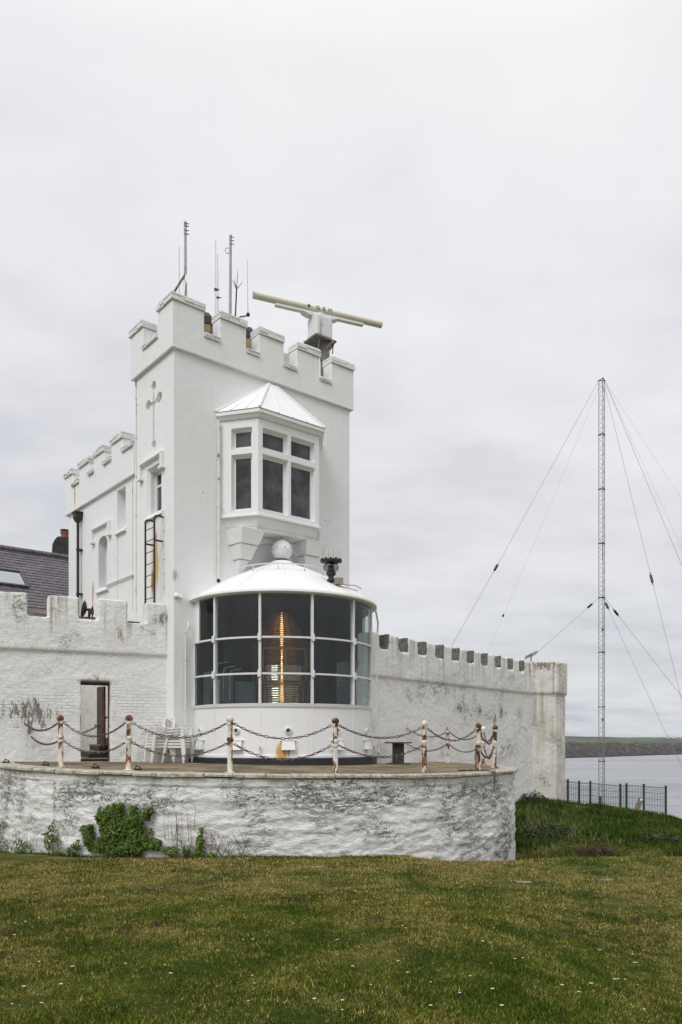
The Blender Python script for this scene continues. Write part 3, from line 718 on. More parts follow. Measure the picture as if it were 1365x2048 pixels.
# near-black sheets, ceiling and floor paint in the shade inside the lantern
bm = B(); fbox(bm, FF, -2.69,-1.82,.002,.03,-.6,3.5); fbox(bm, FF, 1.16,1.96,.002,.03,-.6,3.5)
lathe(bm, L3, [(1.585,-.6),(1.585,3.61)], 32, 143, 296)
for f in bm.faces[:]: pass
mk('inner_dark_sheets', bm, M['dark'], lan)
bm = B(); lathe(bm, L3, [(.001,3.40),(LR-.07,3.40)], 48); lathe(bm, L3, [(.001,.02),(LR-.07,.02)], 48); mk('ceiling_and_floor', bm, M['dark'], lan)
bm = B(); fbox(bm, FF, -2.5,-1.75,.04,.30,.1,1.72); fbox(bm, FF, -1.7,-1.2,.25,.5,.1,1.5)
cab = mk('cabinet', bm, simple('grey_cabinet', (.10,.11,.11), .4), lan, bevel=.01)
bm = B()
for i,(s,z) in enumerate(((-2.3,2.0),(-2.1,1.9),(-1.9,1.84))):
    tube(bm, [FF.pt(s,.36,1.0),FF.pt(s,.36,z-.2),FF.pt(s+.05,.36,z-.06),FF.pt(s+.35,.36,z)], .014, 6)
mk('conduit', bm, M['grey_metal'], cab)
bm = B(); tube(bm, [G(-50,2.0,.3),G(-50,2.0,1.5)], .06, 10); mk('equipment_post', bm, simple('pale_green_enamel', (.32,.40,.36), .4), lan)

bm = B(); lathe(bm, L3, [(LR-.10,2.25),(LR-.10,3.44)], 12, 110, 150); mk('dark_sheet', bm, M['dark'], lan)  # near-black sheet added to darken the upper right panes
# ------------------------------------------------------------------ lens
lens = thing('fresnel_lens', 'large beehive shaped glass fresnel lens glowing gold inside the lantern room', 'lens', (LC.x,LC.y,E+.02))
t = NT('lens_prism_glass'); tr = t.n('BsdfTransparent'); tr.inputs[0].default_value = (.66,.58,.46,1); g = t.n('BsdfGlossy'); g.inputs['Roughness'].default_value = .12; g.inputs[0].default_value = (.85,.78,.66,1)
df = t.n('BsdfTranslucent'); df.inputs[0].default_value = (.50,.40,.28,1); mg = t.n('MixShader'); mg.inputs[0].default_value = .4; t.l(g.outputs[0], mg.inputs[1]); t.l(df.outputs[0], mg.inputs[2])
ms = t.n('MixShader'); ms.inputs[0].default_value = .60; t.l(tr.outputs[0], ms.inputs[1]); t.l(mg.outputs[0], ms.inputs[2]); t.l(ms.outputs[0], t.out.inputs['Surface']); M['prism'] = t.m
def lprof(z): return float(np.interp(z, [.6,1.42,1.5,1.95,2.35,2.6,2.85,3.1,3.3,3.42],[.70,.70,.76,.79,.76,.66,.54,.40,.28,.22]))
bm = B(); z = .62
while z < 3.40:
    h = .062 if z < 1.46 or z > 2.36 else .045
    r0, r1 = lprof(z), lprof(z+h); lathe(bm, L3, [(r0-.045,z+.004),(r0+.012,z+h*.25),(r1+.004,z+h*.62),(r1-.045,z+h-.004),(r0-.045,z+.004)], 64); z += h
mk('prism_rings', bm, M['prism'], lens, smooth=True, autos=20)
bm = B()
for i in range(8):
    a = i*45+12; pts = [(LC.x+(lprof(z)+.02)*math.sin(R(a)), LC.y-(lprof(z)+.02)*math.cos(R(a)), E+z) for z in np.linspace(.6,3.42,24)]
    tube(bm, pts, .013, 6)
for z in (1.46, 2.38, 3.43, .6): lathe(bm, L3, [(lprof(z)-.03,z-.015),(lprof(z)+.03,z-.015),(lprof(z)+.03,z+.015),(lprof(z)-.03,z+.015),(lprof(z)-.03,z-.015)], 48)
mk('brass_frame', bm, M['brass'], lens)
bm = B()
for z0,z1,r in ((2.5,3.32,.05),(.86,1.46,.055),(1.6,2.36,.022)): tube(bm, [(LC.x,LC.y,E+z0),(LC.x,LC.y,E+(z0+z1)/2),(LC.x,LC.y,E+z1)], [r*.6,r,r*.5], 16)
mk('glint_rods', bm, emis('glint_glow', (1,.70,.40), 8.0), lens)  # emissive rods added to imitate the gold reflected strip in the lens
t = NT('amber_inner_glass'); tr = t.n('BsdfTransparent'); tr.inputs[0].default_value = (.8,.62,.40,1); tl = t.n('BsdfTranslucent'); tl.inputs[0].default_value = (.75,.50,.25,1); g = t.n('BsdfGlossy'); g.inputs['Roughness'].default_value = .2; g.inputs[0].default_value = (.8,.65,.45,1)
m1 = t.n('MixShader'); m1.inputs[0].default_value = .3; t.l(tl.outputs[0], m1.inputs[1]); t.l(g.outputs[0], m1.inputs[2]); m2 = t.n('MixShader'); m2.inputs[0].default_value = .45; t.l(tr.outputs[0], m2.inputs[1]); t.l(m1.outputs[0], m2.inputs[2]); t.l(m2.outputs[0], t.out.inputs['Surface'])
bm = B(); z = .86
def iprof(z): return float(np.interp(z,[.8,1.5,1.55,2.4,2.45,3.35],[.30,.30,.36,.36,.33,.11]))
while z < 3.36: lathe(bm, L3, [(iprof(z)-.01,z),(iprof(z)+.02,z+.02),(iprof(z)-.01,z+.04)], 32); z += .062
mk('inner_prisms', bm, t.m, lens, smooth=True)
bm = B(); lathe(bm, L3, [(.55,.02),(.5,.1),(.34,.16),(.34,.5),(.62,.56),(.72,.6),(.001,.6)], 40); mk('pedestal', bm, simple('green_black_iron', (.03,.045,.045), .4), lens, smooth=True, autos=30)

# ------------------------------------------------------------------ beacon on the lantern roof
bx = G(45,1.92,0); bz = float(zr(1.92))
bea = thing('lightning_beacon', 'small black round beacon ringed with upright spikes on the edge of the domed roof', 'beacon', (bx.x,bx.y,E+bz))
b3 = (bx.x,bx.y,E+bz)
bm = B(); lathe(bm, b3, [(.001,.02),(.10,.02),(.11,.06),(.07,.10),(.07,.16),(.12,.20),(.125,.25),(.09,.30),(.08,.33)], 24); mk('body', bm, M['blackmetal'], bea, smooth=True, autos=30)
bm = B(); lathe(bm, b3, [(.10,.27),(.19,.32),(.21,.40),(.17,.47),(.10,.50)], 24); mk('glass_dome', bm, glass('beacon_glass',(.55,.58,.6)), bea, smooth=True)
bm = B(); lathe(bm, b3, [(.07,.33),(.07,.50)], 12); lathe(bm, b3, [(.001,.50),(.20,.50),(.235,.535),(.235,.565),(.2,.58),(.001,.58)], 24)
for i in range(12):
    a = i*30; x,y = b3[0]+.25*math.sin(R(a)), b3[1]-.25*math.cos(R(a)); box(bm, (x,y,b3[2]+.555), (.05,.05,.07), rz=R(a))
mk('crown', bm, M['blackmetal'], bea)
bm = B()
for i in range(12):
    a = i*30+15; x,y = b3[0]+.23*math.sin(R(a)), b3[1]-.23*math.cos(R(a)); tube(bm, [(x,y,b3[2]+.57),(x,y,b3[2]+.80)], .005, 5)
mk('spike', bm, M['grey_metal'], bea)
bm = B(); o = Vector(b3); d = Vector((math.sin(R(45)),-math.cos(R(45)),0))
box(bm, o+d*.10+Vector((.12,0,.02)), (.20,.16,.16), rz=R(20)); tube(bm, [o+d*.1+Vector((.15,0,-.05)), o+d*.3+Vector((.42,0,-.12)), o+d*.3+Vector((.55,0,-.20))], .014, 6); tube(bm, [o+Vector((-.5,.0,.1)), o+d*.1+Vector((.6,0,-.22))], .012, 6)
mk('bracket', bm, simple('tan_metal', (.30,.26,.20), .6), bea)
# ================================================================== LEFT CURTAIN WALL WITH DOORWAY
WT = .50
lwall = thing('battlemented_wall', 'white roughcast curtain wall with doorway and four merlons on the left of the tower', 'wall', tuple(WL.pt(-2.4,-.25,-.6)))
wls = lambda px: WL.s_at(px)
ms = [(wls(-160)-.0, wls(-70)),(wls(-20),wls(54)),(wls(97),wls(157)),(wls(196),wls(255)),(wls(292),wls(345))]
b0s, e0s = ms[0]
ms = [(e0s-1.0-1.55*k, e0s-1.55*k) for k in (5,4,3,2,1,0)] + ms[1:]
bz, gz, tz = 2.12, 2.92, 3.46
ds0, ds1 = wls(162), wls(222); dz1 = WL.z_at(190,1363)
bm = B(); prism(bm, WL, [(ms[0][0],-2.9),(ms[-1][1]-.02,-2.9),(ms[-1][1]-.02,bz+.2),(ms[0][0],bz+.2)], -WT, 0)
k = B(); fbox(k, WL, ds0, ds1, -1, .5, -.62, dz1)
low = boolean(bm, [k])
b2 = B(); b2.from_mesh(low); prism(b2, WL, crenel(ms, bz, gz, tz), -WT+.06, .065)
prism(b2, WL, [(ds0-.10,dz1+.02),(ds1+.12,dz1+.02),(ds1+.13,dz1+.11),(ds0-.12,dz1+.12)], -.3, .02)
mk('wall', rough(b2, .035, .016, 2.2, 9.0, .5), M['lwall'], lwall, smooth=True)
bm = B(); fbox(bm, WL, ds0-.02, ds1+.02, -WT+.01, .005, dz1-.03, dz1+.03); mk('lintel', rough(bm,.02,.012,6,20), M['stone'], lwall, smooth=True)
bm = B(); ringframe(bm, WL, ds0-.02, ds1+.02, -.9, dz1-.031, .045, -.34, -.24); mk('door_frame', bm, simple('dark_door_frame',(.09,.06,.045),.6), lwall)
# passage behind the doorway
room = thing('stair_passage', 'pale walled passage with stone steps seen through the open doorway', 'passage', tuple(WL.pt((ds0+ds1)/2,-1.5,-.62)))
bm = B(); fbox(bm, WL, ds0-1.8, ds1+.9, -3.6, -3.4, -.7, 1.9); mk('back_wall', bm, M['inwhite'], room)
bm = B(); fbox(bm, WL, ds0-.10, ds0+.08, -3.38, -3.2, -.7, 1.9); mk('pilaster', bm, simple('grey_plaster',(.42,.43,.44),.8), room)
bm = B(); fbox(bm, WL, ds0-1.5, ds1+.9, -3.39, -WT+.02, -.9, -.66); mk('floor', bm, simple('passage_floor',(.22,.21,.19),.9), room)
for i in range(4):
    bm = B(); fbox(bm, WL, ds0+.02+i*.24, ds1+1.2, -2.25, -.58-.0*i, -.655+.17*i, -.485+.17*i-.03); mk('riser', bm, M['black'], room)
    bm = B(); fbox(bm, WL, ds0+.0+i*.24, ds1+1.2, -2.25, -.56-.0*i, -.485+.17*i-.03, -.485+.17*i+.004); mk('tread', bm, simple('worn_step',(.36,.35,.32),.8), room)
bm = B(); tube(bm, [WL.pt(ds0+.02,-.75,.10), WL.pt(ds0+.42,-.75,.28), WL.pt(ds1-.1,-.75,.50),WL.pt(ds1+.4,-.75,.72)], .025, 8); tube(bm, [WL.pt(ds1-.05,-.75,-.3), WL.pt(ds1-.05,-.75,.52)], .018, 8); mk('handrail', bm, M['grey_metal'], room)
lf = thing('red_door', 'dark oxblood door standing open inside the wall doorway', 'door', tuple(WL.pt(ds1-.03,-.5,-.3)))
bm = B(); dfr = Fr(WL.p0+WL.u*(ds1-.07)-WL.n*.36, (-WL.n*1.0 - WL.u*.22), (-WL.u+WL.n*.22))
fbox(bm, dfr, 0, .5, 0, .045, -.22, dz1-.09); fbox(bm, dfr, .07, .43, .045, .055, -.1, .5); fbox(bm, dfr, .07, .43, .045, .055, .6, dz1-.2)
mk('leaf', bm, M['reddoor'], lf, bevel=.005)
bm = B(); sphere(bm, dfr.pt(.46,.09,.35), .03, 10, 8); mk('handle', bm, M['brass'], lf, smooth=True)
# iron rail seen in the crenels, behind the wall
for a,b,z,m,lb in ((wls(150),wls(202),3.02,'rust','rusty brown bar behind the crenel that holds the small dark dish'),(wls(250),wls(287),2.98,'rust','rusty brown bar behind the crenel beside the iron ladder'),(wls(50),wls(100),3.10,'tan','pale wooden bar in front of the slate roof in the leftmost crenel')):
    o = WL.pt((a+b)/2,-.5,z); bm = B(); fbox(bm, WL, a, b, -WT+.0, -WT+.04, z, z+.045); r_ = mk('rail_bar', bm, M[m], None, loc=o); setp(r_, lb, 'bar')
# small dark dish on its bracket
s = wls(184); o = WL.pt(s-.0,-.62,3.06)
ds_ = thing('small_dish', 'small dark round dish seen edge-on above the bar in the wall crenel', 'dish', tuple(o))
bm = B(); cc = o+Vector((-.10,0,.22)); nn = Vector((-.97,-.15,.2)).normalized(); q = nn.to_track_quat('Z','Y').to_matrix().to_4x4()
prof = [(.001,-.05),(.08,-.045),(.16,-.015),(.22,.03),(.225,.035),(.16,.0),(.08,-.03),(.001,-.035)]
g = []
for r,z in prof: g.append([bm.verts.new(Matrix.Translation(cc)@q@Vector((r*math.cos(k*math.pi/12),r*math.sin(k*math.pi/12),z))) for k in range(24)])
for i in range(len(prof)-1):
    for k in range(24): bm.faces.new((g[i][k],g[i][(k+1)%24],g[i+1][(k+1)%24],g[i+1][k]))
mk('bowl', bm, M['blackmetal'], ds_, smooth=True)
bm = B(); tube(bm, [o, o+Vector((.06,0,.22))], .035, 8); box(bm, o+Vector((.06,0,.17)), (.12,.10,.14)); tube(bm, [o+Vector((.06,0,.2)), cc+Vector((.04,0,0))], .03, 8); tube(bm,[o+Vector((.1,0,-.5)),o+Vector((.1,0,.3))],.02,8); mk('bracket', bm, M['blackmetal'], ds_)
# alarm box / fittings on the wall
bm = B()
# ================================================================== RIGHT CURTAIN WALL
rz, rgz, rtz = 1.68, 2.43, 2.85
re = WR.s_at(1066); rs = -3.05
rwall = thing('battlemented_wall', 'long white roughcast curtain wall with a row of merlons receding right of the lantern', 'wall', tuple(WR.pt(2,-.25,-.7)))
mpx = [(745,760),(777.7,799.4),(816.7,836.9),(853.3,871.9),(887,904.6),(919.1,935.5),(948.1,963.5),(976.1,990.6),(1002.3,1015.1),(1026.6,1039.2),(1049,1061.8)]
rm_ = [(WR.s_at(a,.05),WR.s_at(b,.05)) for a,b in mpx]; rm_[0] = (rs, rm_[0][1]); rm_.append((re-.02, re+.6))
bm = B(); prism(bm, WR, [(rs,-3.2),(re+.6,-3.2),(re+.6,rz+.2),(rs,rz+.2)], -.5, 0); prism(bm, WR, crenel(rm_, rz, rgz, rtz), -.44, .06)
mk('wall', rough(bm, .045, .018, 2.0, 8.0, .5), M['rwall'], rwall, smooth=True)
# dark bare rubble showing on the inner sides of the merlons
for i in range(1, len(rm_)-1):
    bm = B(); fbox(bm, WR, rm_[i][0]-.045, rm_[i][0]+.06, -.45, .045, rgz-.01, rtz+.005); mk('rubble_cheek', rough(bm,.025,.02,6,22), M['stone'], rwall, smooth=True)
# return wall from the lantern to the tower
ret = [(.97,20.50),(1.10,22.0),(.45,23.55),(.05,23.35),(.72,22.0),(.70,20.75)]
# turret
side = .92; rad = side/2/math.sin(math.pi/8); ap_ = side/2/math.tan(math.pi/8)
v1 = Vector(WR.pt(re,0,0)[:2]); d1 = Vector((.991,.132)).normalized()
v2 = v1 + d1*side; d2 = WR.u; v3 = v2 + d2*side
mid = (v2+v3)/2; tc_ = mid - WR.n*ap_
def octo(g): return [(tc_.x+(rad+g)*math.cos(a), tc_.y+(rad+g)*math.sin(a)) for a in [math.atan2((v2-tc_).y,(v2-tc_).x)+i*math.pi/4 for i in range(8)]]
tur = thing('corner_turret', 'weathered white octagonal turret at the far end of the right curtain wall', 'turret', (tc_.x,tc_.y,E-2.2))
bm = B(); vprism(bm, octo(0), -3.6, 2.4); vprism(bm, octo(.075), 1.70, 2.86)
me = rough(bm, .045, .02, 1.8, 7.5, .5)
n = len(me.vertices); co = np.empty(n*3,'f'); me.vertices.foreach_get('co',co); co = co.reshape(-1,3)
for i in range(n):                                     # crumbling rim
    if co[i,2] > E+2.6:
        q = noise.noise(Vector((co[i,0]*1.6,co[i,1]*1.6,3.0)))+.5*noise.noise(Vector((co[i,0]*6,co[i,1]*6,9.0)))
        kx = (co[i,0]-tc_.x)*.9
        co[i,2] = co[i,2] + (q*.07 + .04*kx)*(co[i,2]-E-2.6)/.26
me.vertices.foreach_set('co', co.ravel()); me.update()
mk('wall', me, M['turret'], tur, smooth=True)
bm = B(); vprism(bm, ret, -.9, 2.80); mk('return_wall', rough(bm,.05,.015), M['rwall'], rwall, smooth=True)
# flat satellite dish on the wall end
o = Vector(WR.pt(WR.s_at(1063,-.3),-.3,2.84))
sd_ = thing('satellite_dish', 'flat grey rectangular satellite dish tilted on a short stand where the wall meets the turret', 'satellite dish', tuple(o))
bm = B(); box(bm, o+Vector((-.0,0,.36)), (.52,.32,.03), rz=R(8), ry=R(-24), rx=R(-22)); mk('panel', bm, M['grey_metal'], sd_, bevel=.008)
bm = B(); tube(bm, [o+Vector((0,0,.02)), o+Vector((0,0,.34))], .018, 8)
for a in (20,140,260): tube(bm, [o+Vector((0,0,.12)), o+Vector((.22*math.cos(R(a)),.22*math.sin(R(a)),.0))], .014, 6)
mk('stand', bm, M['blackmetal'], sd_)

# ================================================================== TERRACE
T3 = (TC.x,TC.y,E)
na, nz = 1150, 84; t0, t1 = -118, 128; vv = np.zeros(((na+1)*(nz+1),3),'f'); hol = np.zeros((na+1)*(nz+1),'f'); zb = -3.5
for i in range(na+1):
    a = R(t0+(t1-t0)*i/na); sa, ca = math.sin(a), math.cos(a)
    zt = deckz(TC.x+TR*sa)-.07
    for k in range(nz+1):
        f = k/nz; z = zt - .0 - (1.75*f if f < .95 else 1.6625+(f-.95)/.05*(3.5+zt-1.6625) if False else 1.75*f)
        if k == nz: z = zb
        L = a*TR
        d = noise.noise(Vector((L*1.1,z*4.2,0)))*.030 + noise.noise(Vector((L*3.0,z*9,5)))*.030 + noise.noise(Vector((L*7,z*16,8)))*.014 + noise.noise(Vector((L*24,z*34,3)))*.004
        hol[i*(nz+1)+k] = .5 - (noise.noise(Vector((L*3.2,z*11,5)))*.5 + noise.noise(Vector((L*8,z*22,8)))*.35 + noise.noise(Vector((L*1.1,z*4.2,0)))*.35)
        fl = min(1,(zt-z)/.10)
        if zt-z < .15: d *= .25                         # smoother course under the coping
        rr = TR-.03 + d*fl - (.02 if zt-z < .01 else 0) + (.015 if zt-z < .15 else 0)
        vv[i*(nz+1)+k] = (TC.x+rr*sa, TC.y-rr*ca, z+E)
idx = (np.arange(na)[:,None]*(nz+1)+np.arange(nz)[None,:]).ravel()
ff = np.stack([idx, idx+1, idx+nz+2, idx+nz+1],1)
me = bpy.data.meshes.new('wall'); me.from_pydata(vv.tolist(), [], ff.tolist()); me.update(); at_ = me.attributes.new('hollow','FLOAT','POINT'); at_.data.foreach_set('value', hol)
rw = thing('retaining_wall', 'low curved whitewashed rubble wall streaked with black lichen holding up the terrace', 'retaining wall', (TC.x,TC.y-TR,E-2.1))
mk('wall', me, M['retain'], rw, smooth=True)
# coping slabs
a = t0
t = NT('slab_stone'); p = t.pos(); n = t.noise(p, 2.2, 7, .65); n2 = t.noise(p, 13, 6, .65)
c = t.mix(t.ramp(n,.35,.65), (.135,.105,.068), (.27,.225,.15)); c = t.mix(t.math('MULTIPLY', t.ramp(n2,.5,.65), .5), c, (.40,.37,.28)); c = t.mix(t.math('MULTIPLY', t.ramp(n2,.42,.34), .6), c, (.06,.055,.035))
M['slab'] = t.done(c, .85, t.bump(n2, .012))
t = NT('coping_stone'); p = t.pos(); n = t.noise(p, 5, 7, .65); n2 = t.noise(p, 17, 6, .65)
c = t.mix(t.ramp(n,.40,.60), (.30,.27,.19), (.52,.50,.43)); c = t.mix(t.math('MULTIPLY', t.ramp(n2,.45,.37), .7), c, (.09,.08,.05))
M['copst'] = t.done(c, .85, t.bump(n2, .012))
while a < t1:
    da = random.uniform(3.6,7.2); ro = TR+random.uniform(.035,.075); bm = B(); e = min(a+da-.12, t1); g = []
    m_ = max(3,int(da*2)); ztop = random.uniform(-.004,.006); th = random.uniform(.055,.075)
    for i in range(m_+1):
        b = R(a+(e-a)*i/m_); sa, ca = math.sin(b), math.cos(b); z = deckz(TC.x+TR*sa)+E+ztop; jj = random.uniform(-.008,.008)
        g.append([bm.verts.new((TC.x+r*sa,TC.y-r*ca,z+dz)) for r,dz in ((TR-.42,0.002),(ro-.02+jj,0.002),(ro+jj,-.015),(ro+jj,-th+.01),(ro-.02,-th),(TR-.42,-th))])
    for i in range(m_):
        for k in range(6): bm.faces.new((g[i][k],g[i+1][k],g[i+1][(k+1)%6],g[i][(k+1)%6]))
    bm.faces.new(g[0][::-1]); bm.faces.new(g[-1]); mk('coping_slab', bm, M['copst'], rw)
    a += da
# deck paving
bm = B(); rings = [0.01,1.5,3,4.5,TR-.40]; g = []
for r in rings: g.append([bm.verts.new((TC.x+r*math.sin(R(k*3)),TC.y-r*math.cos(R(k*3)),E+deckz(TC.x+r*math.sin(R(k*3))))) for k in range(120)])
for i in range(len(rings)-1):
    for k in range(120): bm.faces.new((g[i][k],g[i][(k+1)%120],g[i+1][(k+1)%120],g[i+1][k]))
t = NT('terrace_paving'); p = t.pos(); pm = t.map(p, rot=(0,0,R(-38)))
br = t.n('TexBrick'); t.l(pm, br.inputs['Vector']); br.inputs['Scale'].default_value = 1; br.inputs['Brick Width'].default_value = 1.0; br.inputs['Row Height'].default_value = .62; br.inputs['Mortar Size'].default_value = .014; br.offset = .4
br.inputs['Color1'].default_value = (0,0,0,1); br.inputs['Color2'].default_value = (1,1,1,1); br.inputs['Mortar'].default_value = (.5,.5,.5,1)
n = t.noise(p, 1.3, 8, .65); n2 = t.noise(p, 14, 7, .7)
c = t.mix(br.outputs['Color'], (.095,.07,.042), (.205,.15,.082)); c = t.mix(t.math('MULTIPLY', t.ramp(n,.46,.60), .6), c, (.30,.235,.135)); c = t.mix(t.math('MULTIPLY', t.ramp(n,.48,.38), .75), c, (.06,.055,.028))
c = t.mix(t.math('MULTIPLY', t.ramp(n2,.60,.68), .45), c, (.42,.39,.32)); c = t.mix(t.math('MULTIPLY', t.ramp(n2,.42,.34), .5), c, (.05,.045,.03)); c = t.mix(t.math('MULTIPLY', br.outputs['Fac'], .8), c, (.04,.035,.025))
dk_ = mk('terrace', bm, t.done(c, .85, t.bump(t.math('SUBTRACT', n2, br.outputs['Fac']), .015)), None); setp(dk_, kind='structure')

# ------------------------------------------------------------------ posts
posts = [(-5.6,15.4),(-3.98,14.4),(-2.03,14.06),(-.1,14.18),(1.67,15.4),(2.96,16.6),(3.77,18.9),(3.85,20.8),(3.13,22.5)]
PH = 1.02
def make_post(loc, ballm, midm, label, lean=0):
    o = thing('chain_post', label, 'post', loc, 'posts carrying the chains round the terrace edge')
    bm = B(); lathe(bm, (0,0,0), [(.001,0),(.105,0),(.105,.014),(.055,.02),(.048,.06),(.046,.45),(.045,.93),(.001,.93)], 24); mk('shaft', bm, M['post'], o, smooth=True, local=True, autos=40)
    for z in (.90,.53):
        bm = B(); lathe(bm, (0,0,0), [(.046,z-.03),(.060,z-.025),(.060,z+.025),(.046,z+.03)], 24); tube(bm, [(-.085,0,z),(.085,0,z)], .014, 8)
        mk('collar', bm, M['postball'], o, smooth=True, local=True, autos=40)
    bm = B(); sphere(bm, (0,0,.975), .068, 20, 14); mk('ball_cap', bm, M[ballm], o, smooth=True, local=True)
    bm = B(); sphere(bm, (0,0,.605), .064, 20, 14, 1.0); mk('middle_ball', bm, M[midm], o, smooth=True, local=True)
    return o
plab = ['leftmost chain post, rust-capped, standing in front of the left curtain wall','second chain post from the left, rust ball cap, between the doorway and the stacked chairs','rust-stained chain post with a white ball cap at the left front of the lantern room',
 'rust-capped white chain post at the right front of the lantern room','mostly white flat-capped chain post on the right of the lantern room','front rust-capped post on the right from which a loose chain hangs',
 'outermost right chain post with dark rust cap and rusted foot','white-capped post with a rusted shaft half hidden behind the front right post','pale slim chain post standing far back against the right curtain wall']
caps = ['postball2','postball2','postball','postball2','postball','postball2','postball2','white_metal','postball']
dirs = [math.atan2(y-TC.y,x-TC.x)+math.pi/2 for x,y in posts]
for i,(x,y) in enumerate(posts):
    o = make_post((x,y,E+deckz(x)), caps[i], 'postball' , plab[i]); o.rotation_euler = (R(random.uniform(-1,1)),R(random.uniform(-1,1)),dirs[i])
# ------------------------------------------------------------------ chains
def link(bm, c, tdir, roll, ln=.092, wd=.052, r=.0088):
    tdir = tdir.normalized(); up = Vector((0,0,1)) if abs(tdir.z) < .95 else Vector((1,0,0))
    s = tdir.cross(up).normalized(); u = s.cross(tdir).normalized()
    side = s*math.cos(roll)+u*math.sin(roll); nrm = tdir.cross(side)
    h = ln/2-wd/2; w_ = wd/2-r; path = []
    for i in range(5): a = -math.pi/2+math.pi*i/4; path.append(tdir*(h+w_*math.cos(a))+side*(w_*math.sin(a)))
    for i in range(5): a = math.pi/2+math.pi*i/4; path.append(tdir*(-h+w_*math.cos(a))+side*(w_*math.sin(a)))
    rings = []
    for i,p in enumerate(path):
        rad = p - tdir*(h if p.dot(tdir) > 0 else -h); rad = rad.normalized()
        rings.append([bm.verts.new(c+p+rad*math.cos(k*math.pi/2.5)*r+nrm*math.sin(k*math.pi/2.5)*r) for k in range(5)])
    for i in range(10):
        for k in range(5): bm.faces.new((rings[i][k],rings[i][(k+1)%5],rings[(i+1)%10][(k+1)%5],rings[(i+1)%10][k]))
def run_chain(pts, label, group='rusty chains swagged between the terrace posts'):
    P = [Vector(p) for p in pts]; L = [0]
    for a,b in zip(P,P[1:]): L.append(L[-1]+(b-a).length)
    n = max(2,int(L[-1]/.074)); bm = B(); q = 0
    for i in range(n):
        d = (i+.5)/n*L[-1]
        while q < len(L)-2 and L[q+1] < d: q += 1
        f = (d-L[q])/max(1e-6,L[q+1]-L[q]); c = P[q].lerp(P[q+1],f)
        link(bm, c, P[q+1]-P[q], (0.35 if i%2 else 1.57+.35)+random.uniform(-.25,.25))
    o = mk('chain', bm, M['rust'], None, smooth=True, loc=P[0]); setp(o, label, 'chain', group)
def sag(a, b, s, n=28):
    a, b = Vector(a), Vector(b); return [a.lerp(b,i/n)-Vector((0,0,s*(1-(2*i/n-1)**2))) for i in range(n+1)]
def pz(i, z): 
    x,y = posts[i]; return Vector((x,y,E+deckz(x)+z))
def att(i, j, z):
    a = pz(i,z); d = pz(j,z)-a; d.z = 0; return a+d.normalized()*.075
nm = ['leftmost post','second post','left front lantern post','right front lantern post','white flat-capped post','front right post','outermost right post','white-capped back post','pale far post']
spans = [(0,1,.27,.22),(1,2,.27,.24),(2,3,.26,.28),(3,4,.22,.22),(4,5,.25,None),(5,6,.27,.26),(6,7,.33,.33),(7,8,.22,.20)]
for i,j,su,sl in spans:
    run_chain(sag(att(i,j,.90), att(j,i,.90), su), 'upper rusty chain hanging from the %s to the %s' % (nm[i],nm[j]))
    if sl: run_chain(sag(att(i,j,.53), att(j,i,.53), sl), 'lower rusty chain hanging from the %s to the %s' % (nm[i],nm[j]))
hk = WL.pt(wls(48),.10,.37); hk2 = WL.pt(wls(62),.10,.05)
run_chain(sag(hk, att(0,1,.90)-(att(0,1,.90)-pz(0,.9))*2, .17), 'upper rusty chain end from the left curtain wall to the leftmost post')
run_chain(sag(hk2, att(0,1,.53)-(att(0,1,.53)-pz(0,.53))*2, .12), 'lower rusty chain end from the left curtain wall to the leftmost post')
for z,nmz,py in ((.90,'upper',1456),(.53,'lower',1487)):
    s = WR.s_at(812); run_chain(sag(att(8,7,z)-(att(8,7,z)-pz(8,z))*2, WR.pt(s,.03,WR.z_at(812,py)), .20), '%s thin chain from the pale far post back to the right curtain wall' % nmz)
p5 = pz(5,.53)
ed = Vector((TC.x,TC.y,0)); e1 = Vector((3.28,16.05,E+deckz(3.28)+.015)); outw = (Vector((e1.x,e1.y,0))-ed).normalized()
e1 = Vector((ed.x+outw.x*(TR+.09), ed.y+outw.y*(TR+.09), E+deckz(3.3)+.005))
loose = [p5+Vector((-.06,-.05,0)), p5+Vector((-.07,-.07,-.25)), p5+Vector((-.06,-.08,-.5)), Vector((p5.x-.10,p5.y-.12,E+deckz(3)+.02)), Vector((p5.x-.45,p5.y-.20,E+deckz(3)+.02)), Vector((p5.x-.1,p5.y-.28,E+deckz(3)+.02)), Vector((p5.x+.15,p5.y-.25,E+deckz(3)+.02)), e1-outw*.12+Vector((0,0,.012)), e1, e1+Vector((0,0,-.14)), e1+Vector((0,0,-.42))]
run_chain(loose, 'loose end of chain lying on the deck and dangling over the terrace edge')

